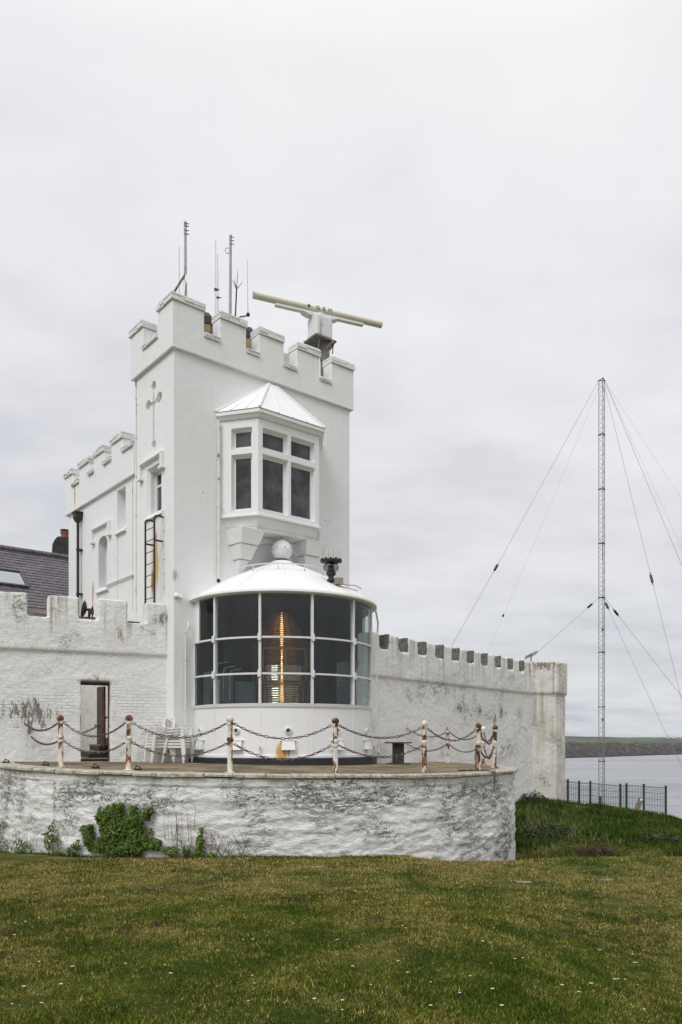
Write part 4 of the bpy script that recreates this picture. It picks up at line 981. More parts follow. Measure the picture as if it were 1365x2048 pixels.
# ------------------------------------------------------------------ white plastic chairs
def build_chair(loc, rz, label, group, scale=1.0):
    o = thing('plastic_chair', label, 'chair', loc, group, rz)
    bm = B(); N = 8                                      # seat, faces +x
    g = [[bm.verts.new((-.20+.42*i/N, (-.21+.42*k/N)*(1+.12*i/N), .42+.02*(i/N-.5)**2+.012*abs(k/N-.5)*2)) for k in range(N+1)] for i in range(N+1)]
    for i in range(N):
        for k in range(N):
            if 1 < i < 7 and k in (2,4,6) and i%2: continue
            bm.faces.new((g[i][k],g[i+1][k],g[i+1][k+1],g[i][k+1]))
    bmesh.ops.solidify(bm, geom=bm.faces[:], thickness=.012); box(bm, (.22,0,.395), (.012,.46,.05)); box(bm, (0,.235,.395), (.40,.012,.05)); box(bm, (0,-.235,.395), (.40,.012,.05))
    mk('seat', bm, M['plastic'], o, local=True)
    bm = B(); arc = [(-.21-.0,-.24,.42)]+[(-.23-.12*math.sin(math.pi*i/16)**.7, -.24*math.cos(math.pi*i/16), .46+.42*math.sin(math.pi*i/16)**.6) for i in range(17)]+[(-.21,.24,.42)]
    tube(bm, arc, .019, 8)
    for y in (-.16,-.10,-.04,.02,.08,.14):
        h = .46+.40*(1-(abs(y)/.24)**2)**.3
        hexa(bm, [Vector(q) for q in ((-.215,y-.018,.43),(-.205,y-.018,.43),(-.205,y+.018,.43),(-.215,y+.018,.43),(-.345,y-.018,h),(-.335,y-.018,h),(-.335,y+.018,h),(-.345,y+.018,h))])
    mk('backrest', bm, M['plastic'], o, local=True, smooth=True, autos=40)
    for sy in (-1,1):
        bm = B(); y = sy*.265
        hexa(bm, [Vector(q) for q in ((-.30,y-.028,.60),(.22,y-.034,.645),(.22,y+.034,.645),(-.30,y+.028,.60),(-.30,y-.028,.622),(.22,y-.034,.667),(.22,y+.034,.667),(-.30,y+.028,.622))]); mk('armrest', bm, M['plastic'], o, local=True, bevel=.006)
        bm = B(); hexa(bm, [Vector(q) for q in ((.245,y-.03,0),(.285,y-.03,0),(.285,y+.03,0),(.245,y+.03,0),(.175,y-.034,.645),(.225,y-.034,.645),(.225,y+.034,.645),(.175,y+.034,.645))]); mk('leg', bm, M['plastic'], o, local=True, bevel=.006)
        bm = B(); yb = sy*.235; hexa(bm, [Vector(q) for q in ((-.335,yb-.028,0),(-.295,yb-.028,0),(-.295,yb+.028,0),(-.335,yb+.028,0),(-.235,yb-.03,.43),(-.175,yb-.03,.43),(-.175,yb+.03,.43),(-.235,yb+.03,.43))]); mk('leg', bm, M['plastic'], o, local=True, bevel=.006)
    return o
chairx = []
g1 = 'white plastic chairs stacked against the left curtain wall'
s1 = WL.pt(wls(309),.46,0); s2 = WL.pt(wls(345),.62,0)
first = build_chair((s1.x,s1.y,E+deckz(s1.x)), AL+math.pi+.12, 'lowest white plastic chair of the left stack', g1)
order = ['second lowest','third','topmost']
for k in range(3): copy_thing(first, (s1.x+.012*(k+1),s1.y+.006*(k+1),E+deckz(s1.x)+.075*(k+1)), None, '%s white plastic chair of the left stack with tall arched backs' % order[k])
for k in range(4): copy_thing(first, (s2.x+.012*k,s2.y-.008*k,E+deckz(s2.x)+.07*k), R(-12), '%s white plastic chair of the right stack beside the lantern room' % (['lowest']+order)[k])

# black pedestal
x, y = 1.52, 20.45; z = E+deckz(x)
pdl = thing('black_pedestal', 'dark weathered pedestal with a thin flat top standing by the right curtain wall', 'pedestal', (x,y,z))
pm_ = simple('weathered_black_timber', (.045,.042,.036), .8, var=.6, sc=12, bump=.01)
bm = B(); box(bm, (x,y,z+.57), (.58,.5,.035), rz=R(20)); mk('top', bm, pm_, pdl, bevel=.005)
bm = B(); box(bm, (x,y,z+.29), (.24,.24,.52), rz=R(20)); mk('column', bm, pm_, pdl, bevel=.005)
bm = B(); box(bm, (x,y,z+.015), (.5,.45,.03), rz=R(20)); mk('foot', bm, pm_, pdl, bevel=.005)
# iron cleats on the deck edge
for i,(px,Y,dx) in enumerate(((12,16.9,0),(91,15.8,0),(191,14.75,0),(275,14.25,0))):
    X = (px-CX)/F*Y; z = E+deckz(X)+.01; bm = B(); box(bm, (X,Y,z+.02), (.14,.06,.03), rz=.4*i); tube(bm, [(X-.05,Y,z),(X-.02,Y,z+.09),(X+.05,Y,z+.06),(X+.08,Y,z)], .014, 6)
    o = mk('iron_cleat', bm, M['blackmetal'], None, loc=(X,Y,z)); setp(o, ['rusty iron cleat at the far left end of the deck','rusty iron cleat on the deck left of the leftmost post','rusty iron cleat on the deck in front of the doorway','rusty iron cleat on the deck right of the second post'][i], 'cleat')
# ================================================================== GROUND
def gz(x, y):
    """terrain height relative to the eye"""
    lawn = float(np.interp(y, [-30,0,4,8,11,13.5,15.5,17.5,20,40], [-1.5,-1.55,-1.6,-1.76,-1.93,-2.09,-2.28,-2.6,-2.95,-3.2]))
    lawn += .05*noise.noise(Vector((x*.35,y*.35,1)))+.018*noise.noise(Vector((x*1.3,y*1.3,4)))
    bank = float(np.interp(y, [13,14.4,15.5,17,19.5,22,24.5,27,29,31,34,38,44,52,70,110], [-2.05,-2.42,-3.0,-3.5,-3.65,-3.12,-2.66,-2.30,-2.12,-2.7,-4.3,-4.8,-5.0,-6.2,-18,-42]))
    if y > 22:
        k = min(1,(y-22)/5)*(1 if y < 34 else max(0,1-(y-34)/6))
        bank -= k*max(0,(x-6.8))*.14
        bank -= k*max(0,(x-11.5))*.06
    bank += .09*noise.noise(Vector((x*.55,y*.55,2)))*min(1,max(0,(y-15)/3)) + .05*noise.noise(Vector((x*1.6,y*1.6,7)))*min(1,max(0,(y-15)/3))
    f = min(1,max(0,(x-1.0)/2.0)); f = f*f*(3-2*f)
    z = lawn*(1-f)+bank*f
    # crest of the lawn stands a little proud on the right
    z += .06*math.exp(-((x-5)/2.2)**2-((y-13.2)/1.6)**2) - .05*math.exp(-((x-2.6)/1.2)**2-((y-14)/1.5)**2)
    if y > 60: z = min(z, -6-(y-60)*.75) if x > 0 else min(z, -3.2-(y-60)*.5)
    return max(z, -42)
def turfcol(t, p, k=.5, r=None):
    n0 = t.noise(p,.40,5,.6); n1 = t.noise(p,1.3,8,.70); n2 = t.noise(p,5.5,8,.72); n3 = t.noise(p,24,6,.7); n4 = t.noise(p,70,4,.7)
    c = t.mix(t.ramp(n1,.40,.60), (.054,.086,.007), (.125,.150,.017))
    f = t.math('ADD', t.math('ADD', t.math('MULTIPLY', n1,.45), t.math('MULTIPLY', n2,.45)), t.math('MULTIPLY', n3,.30)); f = t.math('ADD', f, t.math('MULTIPLY', t.math('SUBTRACT', n4, .5), .30))
    f = t.math('ADD', f, t.math('MULTIPLY', t.math('SUBTRACT', n0, .5), .45))
    sy = t.n('SeparateXYZ'); t.l(p, sy.inputs[0]); f = t.math('ADD', f, t.math('MULTIPLY', t.math('SUBTRACT', t.math('MINIMUM', sy.outputs['Y'], 14.5), 9.0), .012))
    if r is not None: f = t.math('ADD', f, t.math('MULTIPLY', t.math('SUBTRACT', r, .5), .18))
    c = t.mix(t.ramp(f, .575, .73), c, (.30,.235,.08))
    br_ = t.math('ADD', t.noise(p,1.9,8,.7,.4), t.math('MULTIPLY', t.math('SUBTRACT', n3, .5), .25))
    c = t.mix(t.math('MULTIPLY', t.ramp(br_,.585,.64), t.ramp(n0,.44,.56)), c, (.085,.05,.032))
    return t.mix(t.math('MULTIPLY', t.ramp(t.math('ADD', t.math('MULTIPLY', n3,.6), t.math('MULTIPLY', n4,.4)),.50,.38), .6), c, (.02,.026,.010))
t = NT('short_coastal_turf'); p = t.pos()
c = t.mix(t.math('MULTIPLY', t.ramp(t.noise(p,150,3,.7),.40,.62), .6), turfcol(t,p), (.02,.024,.010))
M['turf'] = t.done(c, .95, t.bump(t.math('ADD', t.noise(p,30,5,.7), t.noise(p,140,3,.7)), .02), **{'Specular_IOR_Level':.1})
xs_ = sorted(set([-400,-200,-100,-60,-40,-30,-24]+[round(v,2) for v in np.arange(-20,24.01,.25)]+[27,31,36,45,60,90,140,220,400]))
ys_ = sorted(set([-60,-30,-15,-6]+[round(v,2) for v in np.arange(-2,34,.25)]+[35,36,37.5,39,41,43,46,50,55,60,66,73,82,95,110,130]))
verts = [(x,y,gz(x,y)+E) for y in ys_ for x in xs_]; nx = len(xs_)
faces = [(i+j*nx,i+1+j*nx,i+1+(j+1)*nx,i+(j+1)*nx) for j in range(len(ys_)-1) for i in range(nx-1)]
me = bpy.data.meshes.new('ground'); me.from_pydata(verts,[],faces); me.update()
gr = mk('ground', me, M['turf'], None, smooth=True); setp(gr, kind='structure')

# ------------------------------------------------------------------ grass blades, one mesh each for lawn and bank
def heights(X, Y):
    gx = np.array(xs_); gy = np.array(ys_); Z = np.array([v[2] for v in verts]).reshape(len(ys_), nx)
    i = np.clip(np.searchsorted(gx, X)-1, 0, nx-2); j = np.clip(np.searchsorted(gy, Y)-1, 0, len(ys_)-2)
    fx = (X-gx[i])/(gx[i+1]-gx[i]); fy = (Y-gy[j])/(gy[j+1]-gy[j])
    return Z[j,i]*(1-fx)*(1-fy)+Z[j,i+1]*fx*(1-fy)+Z[j+1,i]*(1-fx)*fy+Z[j+1,i+1]*fx*fy
_lat = rng.random((4,64,64))
def vnoise(X, Y, s, k=0):
    x = X*s+100.3; y = Y*s+57.7; i = np.floor(x).astype(int); j = np.floor(y).astype(int); fx = x-i; fy = y-j
    fx = fx*fx*(3-2*fx); fy = fy*fy*(3-2*fy); L = _lat[k]
    return (L[i%64,j%64]*(1-fx)*(1-fy)+L[(i+1)%64,j%64]*fx*(1-fy)+L[i%64,(j+1)%64]*(1-fx)*fy+L[(i+1)%64,(j+1)%64]*fx*fy)
def clear(X, Y, pad=.02):
    ok = (X-TC.x)**2+(Y-TC.y)**2 > (TR+pad)**2
    a = (X-2.63)*.607+(Y-22.8)*.794; w = (X-2.63)*.794-(Y-22.8)*.607
    ok &= ~((w < .05)&(a < WR.s_at(1066)+.3))
    ok &= (X-tc_.x)**2+(Y-tc_.y)**2 > 1.12**2
    wl_ = (X+4.33)*.432-(Y-19.8)*.902
    ok &= (wl_ > .05)|(X > -2)
    return ok
def blades(name, X, Y, H, Wd, lean, mat, zoff=0, clump=None):
    n = len(X); Z = heights(X,Y)-.006+zoff
    a = rng.random(n)*2*np.pi; dx, dy = np.cos(a)*Wd/2, np.sin(a)*Wd/2
    b = rng.random(n)*2*np.pi; lx, ly = np.cos(b)*lean*H, np.sin(b)*lean*H
    co = np.empty((n,3,3),'f')
    co[:,0] = np.stack([X-dx,Y-dy,Z],1); co[:,1] = np.stack([X+dx,Y+dy,Z],1); co[:,2] = np.stack([X+lx,Y+ly,Z+H*np.sqrt(np.maximum(.05,1-lean**2))],1)
    me = bpy.data.meshes.new(name); me.vertices.add(n*3); me.vertices.foreach_set('co', co.ravel())
    me.loops.add(n*3); me.loops.foreach_set('vertex_index', np.arange(n*3,dtype='i')); me.polygons.add(n); me.polygons.foreach_set('loop_start', np.arange(n,dtype='i')*3)
    try: me.polygons.foreach_set('loop_total', np.full(n,3,'i'))
    except Exception: pass
    me.update(); at = me.attributes.new('rnd','FLOAT','FACE'); at.data.foreach_set('value', rng.random(n).astype('f'))
    o = mk(name, me, mat, None); return o
def grassmat(name, g0=None, g1=None, dry=None, k=.5, brown=(.075,.045,.025)):
    t = NT(name); p = t.pos(); at = t.n('Attribute'); at.attribute_name = 'rnd'; r = at.outputs['Fac']
    if g0 is None: c = turfcol(t, p, .5, r)
    else:
        n0 = t.noise(p,.45,4,.6); n1 = t.noise(p,1.2,7,.68); n2 = t.noise(p,5,6,.7)
        c = t.mix(t.ramp(n1,.38,.60), g0, g1)
        f = t.math('ADD', t.math('MULTIPLY', n0,.35), t.math('ADD', t.math('MULTIPLY', n1,.3), t.math('MULTIPLY', n2,.35)))
        c = t.mix(t.ramp(f, k-.05, k+.08), c, dry)
    hsv = t.n('HueSaturation'); t.l(c, hsv.inputs['Color']); t.l(t.math('ADD', t.math('MULTIPLY', t.math('POWER', r, 2.6), 2.6), .36), hsv.inputs['Value']); c = hsv.outputs[0]
    d = t.n('BsdfPrincipled'); t.l(c, d.inputs['Base Color']); d.inputs['Roughness'].default_value = .7; d.inputs['Specular IOR Level'].default_value = .05
    tl = t.n('BsdfTranslucent'); t.l(c, tl.inputs[0]); ms = t.n('MixShader'); ms.inputs[0].default_value = .15; t.l(d.outputs[0], ms.inputs[1]); t.l(tl.outputs[0], ms.inputs[2]); t.l(ms.outputs[0], t.out.inputs['Surface'])
    return t.m
def scatter(n, y0, y1, pw=1.0, side=1.1, x0=None, x1=None):
    Y = y0+(y1-y0)*rng.random(n)**pw; k = .46*side
    X = (rng.random(n)*2-1)*(k*Y+.4) if x0 is None else x0+(x1-x0)*rng.random(n)
    return X, Y
XA, YA = scatter(460000, 3.7, 9.0, 1.15); XB, YB = scatter(230000, 8.6, 16.5, 1.0)
X = np.concatenate([XA,XB]); Y = np.concatenate([YA,YB])
m = clear(X,Y)&((X < 2.2)|(Y < 14.2)); X = X[m]; Y = Y[m]
tuf = vnoise(X,Y,2.2,0)*.5+vnoise(X,Y,7,1)*.5; bare = vnoise(X,Y,1.4,2)
keep = rng.random(len(X)) < np.clip(.50+.9*tuf - .45*(bare>.8),.15,1); X = X[keep]; Y = Y[keep]; tuf = tuf[keep]
Hh = (.014+.036*rng.random(len(X))**1.4*(.25+1.1*tuf)); far = np.clip((Y-7)/8,0,1)
g_ = blades('lawn_grass', X, Y, Hh*(1+.35*far), (.0035+.004*rng.random(len(X)))*(1+1.3*far), .35+.5*rng.random(len(X)), grassmat('lawn_blades'))
setp(g_, 'short lawn grass with yellowed and worn patches in the foreground', 'grass', kind='stuff')
X, Y = scatter(260000, 14.0, 31.5, 1.0, x0=2.2, x1=15); m = clear(X,Y)&(X < .46*Y+.8); X = X[m]; Y = Y[m]
tuf = vnoise(X,Y,.8,3)*.6+vnoise(X,Y,2.6,1)*.4; keep = rng.random(len(X)) < np.clip(.15+1.4*tuf,0,1); X = X[keep]; Y = Y[keep]; tuf = tuf[keep]
H = .05+.20*rng.random(len(X))*tuf*1.3
g_ = blades('bank_grass', X, Y, H, .012+.010*rng.random(len(X)), .3+.5*rng.random(len(X)), grassmat('bank_blades', (.022,.044,.008), (.062,.100,.016), (.15,.15,.04), .60))
setp(g_, 'longer green tussocky grass on the bank below the right curtain wall', 'grass', kind='stuff')
X = rng.normal(6.4,.9,260); Y = rng.normal(23.5,1.4,260); m = clear(X,Y)&(X>4.2); X = X[m]; Y = Y[m]
g_ = blades('dry_stalks', X, Y, .25+.35*rng.random(len(X)), np.full(len(X),.012), .2+.5*rng.random(len(X)), simple('straw',(.26,.24,.15),.8)); setp(g_, 'pale dry grass stalks standing on the green bank', 'dry grass', kind='stuff')
# longer tufts where the mower cannot reach, along the wall foot
aa = rng.random(9000)*R(200)-R(80); rr_ = TR+.03+.16*rng.random(9000)**2; X = TC.x+rr_*np.sin(aa); Y = TC.y-rr_*np.cos(aa); kk = vnoise(X,Y,2.5,1) > .35; X = X[kk]; Y = Y[kk]
g_ = blades('wall_foot_grass', X, Y, .03+.11*rng.random(len(X))*vnoise(X,Y,1.7,2), .008+.004*rng.random(len(X)), .2+.4*rng.random(len(X)), grassmat('foot_blades', (.035,.070,.010), (.08,.125,.020), (.16,.15,.045), .58)); setp(g_, 'uncut grass fringe along the foot of the terrace wall', 'grass', kind='stuff')
# bramble tangle and heather mound on the bank: leafy low bushes
def bush(name, label, cat, cx, cy, rx, ry, rz_, n, mat, leaf=.05):
    bm = B(); z0 = gz(cx,cy)+E
    for i in range(n):
        a = random.uniform(0,2*math.pi); e = random.random()**.5; h = random.random()
        q = .75+.5*noise.noise(Vector((a*1.3,h*3,cx)))
        x, y = cx+rx*e*math.cos(a)*q, cy+ry*e*math.sin(a)*q; z = gz(x,y)+E+rz_*h*(1-e*e*.8)*q*1.2
        s = leaf*random.uniform(.5,1.2); u = Vector((random.gauss(0,1),random.gauss(0,1),random.gauss(0,.6))).normalized(); w_ = u.cross(Vector((random.gauss(0,1),random.gauss(0,1),random.gauss(0,1)))).normalized()
        c_ = Vector((x,y,z)); bm.faces.new([bm.verts.new(q_) for q_ in (c_-u*s, c_+w_*s*.4, c_+u*s, c_-w_*s*.4)])
    o = thing(name, label, cat, (cx,cy,z0)); mk('foliage', bm, mat, o)
    bm = B()
    for i in range(10):
        a = random.uniform(0,2*math.pi); x,y = cx+rx*.6*math.cos(a)*random.random(), cy+ry*.6*math.sin(a)*random.random(); z = gz(x,y)+E
        tube(bm, [(x,y,z-.05),(x+random.gauss(0,.08),y,z+rz_*.5),(x+random.gauss(0,.15),y,z+rz_*.9)], [.008,.006,.003], 5)
    mk('stem', bm, M['twig'], o); return o
M['twig'] = simple('dry_twig', (.13,.10,.07), .9)
M['dkleaf'] = simple('dark_bramble_leaf', (.03,.055,.015), .6, var=.5, sc=25)
M['brleaf'] = simple('dead_bracken', (.085,.06,.04), .9, var=.5, sc=20)
M['wallgreen'] = M['dkleaf']
bush('bramble_bush','dark green bramble clump on the bank just right of the terrace wall','bush', 6.2,23.2,1.1,.8,.28,1700,M['dkleaf'])
bush('bramble_bush','dark low bramble clump growing against the foot of the corner turret','bush', 6.95,27.65,.75,.5,.4,1100,M['dkleaf'])
bush('bramble_bush','small dark bush in a fold of the grass near the right edge','bush', 9.3,22.6,.9,.4,.22,900,M['dkleaf'])
bush('bracken_clump','strip of brown dead bracken in the hollow behind the lawn crest','bush', 7.1,21.4,.85,.3,.26,1500,M['brleaf'],.04)

# daisies: small flower with yellow eye, many copies
def daisy():
    o = thing('daisy', 'small white daisy open in the short lawn grass', 'flower', (0,0,0), 'daisies scattered over the lawn')
    bm = B()
    for i in range(12):
        a = i*math.pi/6; u = Vector((math.cos(a),math.sin(a),.12)); w_ = Vector((-math.sin(a),math.cos(a),0))
        bm.faces.new([bm.verts.new(Vector((0,0,.03))+q) for q in (u*.003, u*.011+w_*.0032, u*.017, u*.011-w_*.0032)])
    mk('petals', bm, NT('daisy_petal').done((.72,.70,.70),.6), o, local=True)
    bm = B(); bmesh.ops.create_uvsphere(bm, u_segments=8, v_segments=5, radius=.004, matrix=Matrix.Translation((0,0,.032))); mk('eye', bm, NT('daisy_eye').done((.6,.4,.03),.7), o, local=True)
    bm = B(); tube(bm, [(0,0,-.01),(0,0,.03)], .0012, 4); mk('stem', bm, M['dkleaf'], o, local=True)
    return o
dz = daisy(); spots = []
def dspot(px, py):
    k = (px-CX)/F
    for Y in np.arange(4,19,.05):
        if gz(k*Y,Y)/Y >= (HY-py)/F - 1e-9 and gz(k*Y,Y) > -9:
            spots.append((k*Y,Y)); return
for px,py in [(227,1730),(268,1728),(322,1757),(328,1759),(338,1757),(313,1785),(345,1777),(360,1773),(404,1764),(418,1763),(435,1747),(455,1727),(470,1726),(478,1742),(487,1745),(465,1755),(490,1762),(404,1803),(410,1806),(320,1786),(192,1770),(77,1842),(30,1852),(65,1864),(29,1878),(78,1932),(145,1942),(122,1976),(48,1985),(83,2019),(24,2021),(490,1843),(445,1819),(586,1856),(487,1887),(506,1888),(435,1907),(640,1799),(585,1753),(406,1874),(505,1964),(593,1945),(629,2010),(685,2030),(733,1765),(752,1763),(774,1764),(887,1767),(937,1743),(946,1743),(1022,1753),(1090,1719),(1100,1718),(1107,1721),(1116,1720),(1123,1717),(1137,1715),(1208,1750),(1141,1776),(1130,1803),(1236,1775),(1281,1771),(1019,1820),(1093,1820),(989,1863),(1179,1862),(1201,1861),(1315,1855),(1267,1917),(1269,1934),(1274,1935),(1230,1967),(1237,1967),(1251,1968),(1276,1976),(1125,1980),(1159,1993),(1004,2025),(1289,2028),(1196,1905),(1201,1906),(797,1930),(706,1943),(862,1974),(812,1863),(805,1859),(733,1822),(754,1780),(711,1788),(1160,1783),(1333,1870),(1348,1862),(1265,1708),(1110,1845),(900,1746),(690,1770)]: dspot(px,py)
for i in range(34): dspot(random.gauss(450,45), random.uniform(1718,1765))
for i in range(40): dspot(random.uniform(10,1355), random.uniform(1735,2040))
firstd = True
for x,y in spots:
    z = gz(x,y)+E-.004+random.uniform(-.004,.006)
    if firstd: dz.location = (x,y,z); firstd = False; dz.scale = (.7,.7,1); continue
    o = copy_thing(dz, (x,y,z), random.uniform(0,6)); s = random.uniform(.5,.85); o.scale = (s,s,1)
# flat stones let into the turf
for px,py,w_,lb in ((1042,1765,.32,'flat pale stone sunk in the lawn right of centre'),(1212,1761,.24,'flat grey stone sunk in the lawn towards the right edge'),(640,1735,.30,'thin pale stone at the foot of the lawn near the terrace wall')):
    n_ = len(spots); dspot(px,py); x,y = spots[-1]; bm = B(); pts = [(x+w_*.5*math.cos(a)*random.uniform(.8,1.1), y+w_*.28*math.sin(a)*random.uniform(.8,1.1)) for a in np.linspace(0,2*math.pi,11)[:-1]]
    z = gz(x,y); vprism(bm, pts, z-.05, z+.004); o = mk('flat_stone', bm, simple('lawn_stone',(.19,.19,.165),.8,var=.3), None, loc=(x,y,z+E), bevel=.008); setp(o, lb, 'stone')

# ------------------------------------------------------------------ ivy on the retaining wall
t = NT('ivy_leaf'); oi = t.n('Attribute'); oi.attribute_name = 'rnd'; p = t.pos()
c = t.mix(oi.outputs['Fac'], (.016,.042,.005), (.135,.21,.022)); c = t.mix(t.math('MULTIPLY', t.ramp(t.noise(p,9,3),.5,.65), .4), c, (.04,.06,.012))
M['ivy'] = t.done(c, .55, **{'Specular_IOR_Level':.25})
def on_wall(px, py, d=.05):
    """point on the curved terrace wall seen at this pixel"""
    k = (px-CX)/F; a = k*k+1; b = -2*(k*TC.x+TC.y); c = TC.x**2+TC.y**2-TR**2; Y = (-b-math.sqrt(max(0,b*b-4*a*c)))/(2*a)
    q = Vector((k*Y,Y)); n_ = (q-TC).normalized(); q = q+n_*d
    return Vector((q.x,q.y,E+(HY-py)*Y/F)), n_
def ivy(label, blobs, n, stems, leaf=.036, cat='ivy'):
    """blobs: (px,py,rx,ry,weight); stems: list of pixel polylines"""
    b0,_ = on_wall(blobs[0][0], 1712, .1); o = thing('ivy_plant' if cat == 'ivy' else 'dead_shrub', label, cat, tuple(b0))
    co, fc, rn = [], [], []
    tot = sum(b[4] for b in blobs)
    for bx_,by_,rx_,ry_,wt in blobs:
        for i in range(int(n*wt/tot)):
            a = random.uniform(0,2*math.pi); e = random.random()**.5*(.75+.55*noise.noise(Vector((a*1.1,bx_*.1,by_*.1))))
            P, n_ = on_wall(bx_+rx_*e*math.cos(a), by_+ry_*e*math.sin(a), random.uniform(.02,.06+.17*(1-e)))
            P.z = max(P.z, gz(P.x,P.y)+E+.01)
            nn = Vector((n_.x,n_.y,random.gauss(.45,.35)))+Vector((random.gauss(0,.35),random.gauss(0,.35),0)); nn.normalize()
            dn = Vector((random.gauss(0,.5),0,-1)); dn = (dn-nn*dn.dot(nn)).normalized(); sd = nn.cross(dn); s = leaf*random.uniform(.55,1.2)
            k0 = len(co); co += [P-dn*s*.5, P+sd*s*.5-dn*s*.1-nn*s*.12, P+sd*s*.32+dn*s*.3, P+dn*s*.75, P-sd*s*.32+dn*s*.3, P-sd*s*.5-dn*s*.1-nn*s*.12]
            fc.append(tuple(range(k0,k0+6))); rn.append(random.random())
    if n:
        me = bpy.data.meshes.new('foliage'); me.from_pydata([tuple(v) for v in co],[],fc); me.update(); at = me.attributes.new('rnd','FLOAT','FACE'); at.data.foreach_set('value', rn)
        mk('foliage', me, M['ivy'], o)
    bm = B()
    for st in stems:
        pts = [on_wall(px,py,random.uniform(.012,.05))[0] for px,py in st]
        tube(bm, pts, [.0055-.004*i/max(1,len(pts)-1) for i in range(len(pts))], 5)
    mk('stems', bm, M['twig'], o)
ivy('large bushy ivy clump climbing the curved retaining wall below the doorway', [(240,1662,40,42,5),(245,1698,74,16,3.2),(225,1672,34,32,3),(278,1672,28,28,2),(215,1642,22,28,2),(275,1640,24,24,2),(296,1628,11,18,.9),(232,1625,24,20,1.3),(205,1632,9,20,.5),(183,1675,14,34,1.2),(172,1660,5,12,.25),(262,1690,55,22,3),(310,1688,26,16,1),(215,1690,30,22,1.5),(270,1618,12,10,.4),(246,1614,6,12,.3),(233,1612,5,10,.2),(303,1622,6,12,.3),(222,1618,5,12,.3),(186,1655,6,16,.4)], 8000, [[(240,1712),(236,1680),(220,1640),(214,1620)],[(262,1712),(280,1670),(298,1625)],[(185,1712),(180,1680),(172,1655)]])
ivy('straggling ivy with bare twigs just right of the large ivy clump', [(345,1702,22,12,1),(375,1700,12,14,.7),(402,1685,9,26,1),(398,1705,20,10,.8),(425,1709,16,6,.3),(405,1660,5,8,.15)], 700, [[(400,1712),(385,1690),(383,1650),(381,1628)],[(398,1712),(405,1680),(412,1650),(420,1640)],[(372,1712),(360,1680),(340,1665)],[(345,1712),(350,1690),(345,1655)]])
ivy('thin ivy shoot on the retaining wall left of the large clump', [(106,1685,11,22,1),(103,1668,6,12,.4),(112,1655,6,14,.4),(116,1680,7,10,.3),(124,1700,8,14,.4)], 420, [[(107,1710),(106,1680),(113,1645)]])
ivy('small low ivy tuft between the thin shoot and the large clump', [(150,1700,11,14,1),(160,1690,6,12,.4)], 200, [[(150,1712),(158,1690),(161,1678)]])
ivy('low ivy shoot near the left end of the retaining wall', [(50,1698,14,14,1),(46,1685,5,12,.4),(60,1690,6,10,.3),(68,1705,5,14,.3)], 300, [[(50,1712),(47,1690),(46,1676)]])
ivy('ivy growing at the extreme left end of the retaining wall', [(6,1680,10,34,1),(2,1655,6,18,.4),(22,1695,6,22,.4),(9,1640,4,8,.1)], 380, [[(5,1712),(3,1670),(10,1635)]])
tw = []
for i in range(26):
    x = random.uniform(412,505); y = 1712; st = [(x,y)]
    for k_ in range(3): x += random.uniform(-16,10); y -= random.uniform(8,24); st.append((x,y))
    tw.append(st)
for i in range(16):
    x = random.uniform(305,410); y = random.uniform(1660,1700); tw.append([(x,y),(x+random.uniform(-4,4),y-random.uniform(20,45)),(x+random.uniform(-5,5),y-random.uniform(40,60))])
ivy('leafless twiggy shrub straggling up the retaining wall below the lantern room', [(455,1700,40,14,1)], 0, tw, cat='dead shrub')

# ================================================================== MAST, FENCE, POSTS
MX, MY = (1205-CX)/F*42, 42.0
mz0 = -4.2; mz1 = mz0+3*8-.35+.0
mtopz = (HY-757)*MY/F
mast = thing('radio_mast', 'tall slim grey lattice radio mast held by guy wires beyond the right wall', 'mast', (MX,MY,E+mz0))
tri = [Vector((MX+.175*math.cos(R(a)), MY+.175*math.sin(R(a)), 0)) for a in (-95,25,145)]
nsec = 8; zj = [(HY-py)*MY/F for py in (1632.5,1523,1414,1304.5,1195,1086.5,977.5,868.5,759)]
for i in range(nsec):
    bm = B(); z0, z1 = zj[i], zj[i+1]
    for v in tri: tube(bm, [(v.x,v.y,E+z0),(v.x,v.y,E+z1)], .018, 6)
    n_ = 12; h = (z1-z0)/n_
    for q in range(n_):
        for e in range(3):
            a, b = tri[e], tri[(e+1)%3]
            if q%2: a, b = b, a
            tube(bm, [(a.x,a.y,E+z0+q*h),(b.x,b.y,E+z0+(q+1)*h)], .007, 4, False)
    mk('lattice_section', bm, M['mast_metal'], mast)
    bm = B()
    for e in range(3):
        a, b = tri[e], tri[(e+1)%3]; d = (b-a).normalized()*.05; tube(bm, [(a.x-d.x,a.y-d.y,E+z1),(b.x+d.x,b.y+d.y,E+z1)], .022, 5)
    mk('joint_collar', bm, M['blackmetal'], mast)
for z,l_ in ((zj[8]-.1,.5),(zj[5]-.05,.9)):
    bm = B(); tube(bm, [(MX,MY-.1,E+z),(MX,MY-.1,E+z-l_)], .025, 6); mk('cable', bm, M['blackmetal'], mast)
bm = B(); box(bm, (MX,MY,E+mz0-.55), (.8,.8,1.1)); mk('concrete_base', bm, M['inwhite'], mast)
for py in (1260,1440): bm = B(); box(bm, (MX,MY-.1,E+(HY-py)*MY/F), (.09,.09,.13)); mk('fitting', bm, M['blackmetal'], mast)
def anchor(px, py, Y): return Vector(((px-CX)/F*Y, Y, E+(HY-py)*Y/F))
top = Vector((MX,MY,E+zj[8])); midp = Vector((MX,MY,E+zj[4]))
A1_, A2_, A3_ = anchor(730,1598,33), anchor(1434,1679,33), anchor(1604,1691,50)
